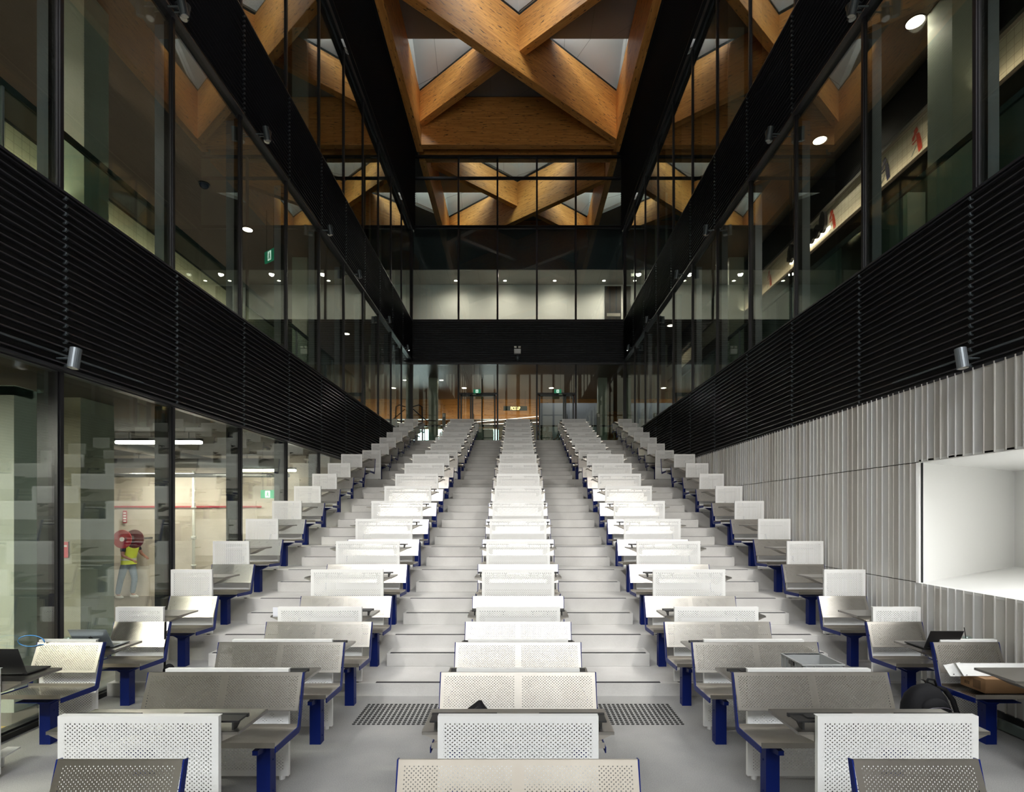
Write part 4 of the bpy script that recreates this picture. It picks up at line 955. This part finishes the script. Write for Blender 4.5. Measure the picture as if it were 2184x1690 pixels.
# ---------------- people ----------------
def skin(name, verts, edges, mat, parent, sub=1, root=0):
    me = bpy.data.meshes.new(name); me.from_pydata([v[:3] for v in verts], edges, []); me.materials.append(mat)
    o = bpy.data.objects.new(name, me); C.objects.link(o); o.parent = parent
    md = o.modifiers.new('skin', 'SKIN'); md.use_smooth_shade = True
    sv = me.skin_vertices[0].data if me.skin_vertices else None
    if sv is None:
        bm = bmesh.new(); bm.from_mesh(me); bm.verts.layers.skin.verify(); bm.to_mesh(me); bm.free(); sv = me.skin_vertices[0].data
    for i, v in enumerate(verts):
        r = v[3]; sv[i].radius = r if isinstance(r, tuple) else (r, r); sv[i].use_root = (i == root)
    s = o.modifiers.new('sub', 'SUBSURF'); s.levels = sub; s.render_levels = sub
    return o
def person(lab, loc, rz, J, cl, group=None):
    """J: joints, person faces +x, y to its left"""
    t = thing('person', lab, 'person', loc, rz, group)
    V, E = [], []
    def add(p, r, par=None):
        V.append((p[0], p[1], p[2], r)); i = len(V)-1
        if par is not None: E.append((par, i))
        return i
    pel = add(J['pelvis'], (.13, .10)); wa = add(J['waist'], (.125, .095), pel); ch = add(J['chest'], (.145, .11), wa); nk = add(J['neck'], .055, ch)
    hd = add(J['head0'], .075, nk); ht = add(J['head1'], (.085, .095), hd); add(J['head2'], .06, ht)
    nose = add([J['head1'][0]+.10, J['head1'][1], J['head1'][2]-.02], .014, ht)
    idx = {}
    for s in 'LR':
        sh = add(J['sh'+s], .06, ch); el = add(J['el'+s], .043, sh); wr_ = add(J['wr'+s], .028, el)
        hv = Vector(J['wr'+s])-Vector(J['el'+s]); hv.normalize(); w = Vector(J['wr'+s])
        pm = add(w+hv*.05, (.036, .018), wr_); sd = 1 if s == 'L' else -1
        for f in range(4):
            o_ = Vector((0, (f-1.5)*.019, 0)); k = add(w+hv*.10+o_, .009, pm); k = add(w+hv*(.13+.006*(1-abs(f-1.5)))+o_+Vector((0, 0, -.008)), .008, k); add(w+hv*(.155+.006*(1-abs(f-1.5)))+o_+Vector((0, 0, -.02)), .007, k)
        k = add(w+hv*.04+Vector((0, -sd*.045, 0)), .010, pm); add(w+hv*.08+Vector((0, -sd*.055, -.01)), .009, k)
        hp = add(J['hip'+s], .085, pel); kn = add(J['kn'+s], .058, hp); an = add(J['an'+s], .038, kn); add(Vector(J['an'+s])+Vector((.13, 0, -.05)), .032, an)
    skin('body', V, E, simple('skin_'+lab[:12].replace(' ', '_'), cl['skin'], .5), t)
    # clothes
    V, E = [], []
    pel = add(J['pelvis'], (.15, .12)); add(J['waist'], (.14, .11), pel)
    for s in 'LR':
        hp = add(J['hip'+s], .10, pel); kn = add(J['kn'+s], .074, hp); add(J['an'+s], .06, kn)
    skin('trousers', V, E, simple('trousers_'+lab[:12].replace(' ', '_'), cl['legs'], .8, noise=.2, nscale=20), t)
    V, E = [], []
    wa = add(Vector(J['waist'])-Vector((0, 0, .06)), (.145, .115)); ch = add(J['chest'], (.165, .13), wa); add(Vector(J['neck'])-Vector((0, 0, .03)), .075, ch)
    for s in 'LR':
        sh = add(J['sh'+s], .078, ch); a, b = Vector(J['sh'+s]), Vector(J['el'+s]); add(a.lerp(b, .75), .064, sh)
    skin('shirt', V, E, simple('shirt_'+lab[:12].replace(' ', '_'), cl['shirt'], .8), t)
    if cl.get('vest'):
        q = MB(); W, Cc, Nn = Vector(J['waist']), Vector(J['chest']), Vector(J['neck'])
        rings = [(W+Vector((0, 0, -.16)), .14, .185), (W, .135, .175), (Cc, .15, .20), (Cc+Vector((.01, 0, .09)), .14, .19), (Nn+Vector((0, 0, -.035)), .09, .12), (Nn+Vector((0, 0, .01)), .065, .07)]
        nn = 28
        for c, rx, ry in rings:
            for k in range(nn):
                w = 2*math.pi*k/nn; q.v.append((c.x+rx*math.cos(w), c.y+ry*math.sin(w), c.z))
        for i in range(len(rings)-1):
            for k in range(nn): q.f.append([i*nn+k, i*nn+(k+1) % nn, (i+1)*nn+(k+1) % nn, (i+1)*nn+k]); q.mi.append(0)
        vo = q.build('safety_vest', simple('lime_vest', cl['vest'], .6), t, smooth=True)
        q = MB(); q.tube([W+Vector((0, 0, -.06)), W+Vector((0, 0, -.01))], [.181, .178], 28, cap=False); q.v = [(W.x+(x-W.x)*.78, y, z) for x, y, z in q.v]
        q.build('reflective_band', simple('silver_band', (.45, .47, .42), .3), vo)
    for s in 'LR':
        q = MB(); a = Vector(J['an'+s]); q.ball(a+Vector((.06, 0, -.055)), (.13, .048, .045), 16, 10); q.build('shoe', simple('shoe_%s_%s' % (s, lab[:8].replace(' ', '_')), cl['shoe'], .6), t, smooth=True)
    q = MB(); h = Vector(J['head1']); q.ball(h+Vector((-.02, 0, .035)), (.105, .092, .10), 18, 12); q.build('hair', simple('hair_'+lab[:12].replace(' ', '_'), cl['hair'], .7), t, smooth=True)
    for s in (1, -1):
        q = MB(); q.ball(h+Vector((.0, s*.09, -.01)), (.018, .010, .03), 10, 8); q.build('ear', t.children[0].data.materials[0], t, smooth=True)
        q = MB(); q.ball(h+Vector((.088, s*.032, .012)), .011, 10, 8); q.build('eye', 'plastic', t, smooth=True)
    q = MB(); q.ball(h+Vector((.090, 0, -.055)), (.008, .024, .006), 10, 6); q.build('mouth', simple('lip_'+lab[:10].replace(' ', '_'), (.35, .12, .1), .5), t, smooth=True)
    return t
JW = dict(pelvis=(0, 0, .88), waist=(.03, 0, 1.02), chest=(.07, 0, 1.24), neck=(.10, 0, 1.42), head0=(.12, 0, 1.48), head1=(.13, 0, 1.57), head2=(.13, 0, 1.66),
          shL=(.07, .17, 1.36), elL=(.14, .24, 1.12), wrL=(.34, .18, 1.05), shR=(.07, -.17, 1.36), elR=(.13, -.25, 1.09), wrR=(.33, -.20, 1.00),
          hipL=(0, .09, .84), knL=(.10, .10, .48), anL=(.02, .10, .09), hipR=(0, -.09, .84), knR=(-.10, -.11, .48), anR=(-.20, -.11, .09))
person('person in lime safety vest and jeans, head hidden by the hose reel', P(-11300, 13.58, 0), R(-14), JW, dict(skin=(.28, .13, .09), legs=(.12, .16, .22), shirt=(.01, .012, .014), vest=(.50, .58, .03), shoe=(.6, .6, .58), hair=(.01, .008, .006)))
JS = dict(pelvis=(0, 0, .52), waist=(-.03, 0, .68), chest=(-.02, 0, .90), neck=(.0, 0, 1.08), head0=(.02, 0, 1.13), head1=(.03, 0, 1.21), head2=(.03, 0, 1.29),
          shL=(-.02, .18, 1.02), elL=(.08, .24, .78), wrL=(.28, .16, .70), shR=(-.02, -.18, 1.02), elR=(.08, -.24, .78), wrR=(.28, -.16, .70),
          hipL=(.02, .10, .50), knL=(.44, .12, .50), anL=(.44, .12, .09), hipR=(.02, -.10, .50), knR=(.44, -.12, .50), anR=(.44, -.12, .09))
for px, lab, sh, rz, dz, dd in ((1156, 'leftmost of three people seated behind the right glass door, dark top', (.04, .05, .035), 100, -.02, 26.5), (1167, 'middle one of three people seated behind the right glass door', (.035, .045, .03), 80, .03, 27.15), (1195, 'rightmost of three people seated behind the right door, head bowed', (.012, .012, .014), 150, -.06, 26.75)):
    person(lab, P((px-1105)*dd, dd, TOPZ)+Vector((0, 0, dz)), R(rz), JS, dict(skin=(.28, .16, .12), legs=(.03, .03, .04), shirt=sh, shoe=(.02, .02, .02), hair=(.015, .01, .008)), 'people seated in the foyer')
m = MB(); ubox(m, 1150, 2750, 26.75, 27.25, TOPZ, TOPZ+460); tag(m.build('foyer_bench', simple('olive_bench', (.16, .16, .05), .6)), 'low olive bench the three people sit on, behind the door', 'bench')

# ---------------- light ----------------
w = bpy.data.worlds.new('world'); bpy.context.scene.world = w; w.use_nodes = True
nt = w.node_tree; bg = nt.nodes['Background']; bg.inputs[1].default_value = WORLD
tc = N(nt, 'ShaderNodeTexCoord'); sx = N(nt, 'ShaderNodeSeparateXYZ'); nt.links.new(tc.outputs['Generated'], sx.inputs[0])
rp = N(nt, 'ShaderNodeValToRGB'); nt.links.new(sx.outputs[2], rp.inputs[0]); er = rp.color_ramp
er.elements[0].position = .0; er.elements[0].color = (.019, .017, .013, 1); er.elements[1].position = 1; er.elements[1].color = (1, 1, 1, 1)
for ps, cl in ((.50, (.025, .023, .019)), (.60, (.46, .475, .49)), (.72, (.46, .475, .49)), (.80, (.22, .225, .23))):
    e_ = er.elements.new(ps); e_.color = c4(cl)
fy = math_(nt, 'GREATER_THAN', sx.outputs[1], .1)
wm = N(nt, 'ShaderNodeMix', data_type='RGBA'); nt.links.new(fy, wm.inputs[0]); nt.links.new(rp.outputs[0], wm.inputs[6]); wm.inputs[7].default_value = (.20, .21, .22, 1)
nt.links.new(wm.outputs[2], bg.inputs[0])
def portal(x0, x1, d, z0, z1):
    l = bpy.data.lights.new('portal', 'AREA'); l.shape = 'RECTANGLE'; l.size = (x1-x0)*u; l.size_y = (z1-z0)*u; l.cycles.is_portal = True
    o = bpy.data.objects.new('portal', l); C.objects.link(o); o.location = P((x0+x1)/2, d, (z0+z1)/2); o.rotation_euler = (R(90), 0, 0); return o
portal(-5400, 5400, DB+.11, 6100, FTOP); portal(-5400, 5400, DB+.11, 0, 5450)
for cx, cd, de, hx in hoods:
    if abs(cx) < 6000 and de > -2: portal(cx-hx, cx+hx, de+.03, ZR, ZR+HH)
sc = bpy.context.scene
sc.view_settings.view_transform = 'Standard'; sc.view_settings.look = 'None'; sc.view_settings.gamma = 1; sc.view_settings.exposure = EXPO
sc.view_settings.use_curve_mapping = False
cy = sc.cycles
cy.max_bounces = 8; cy.diffuse_bounces = 4; cy.glossy_bounces = 5; cy.transparent_max_bounces = 40; cy.transmission_bounces = 4
cy.sample_clamp_indirect = 6; cy.caustics_reflective = False; cy.caustics_refractive = False; cy.use_denoising = True; cy.adaptive_threshold = .02
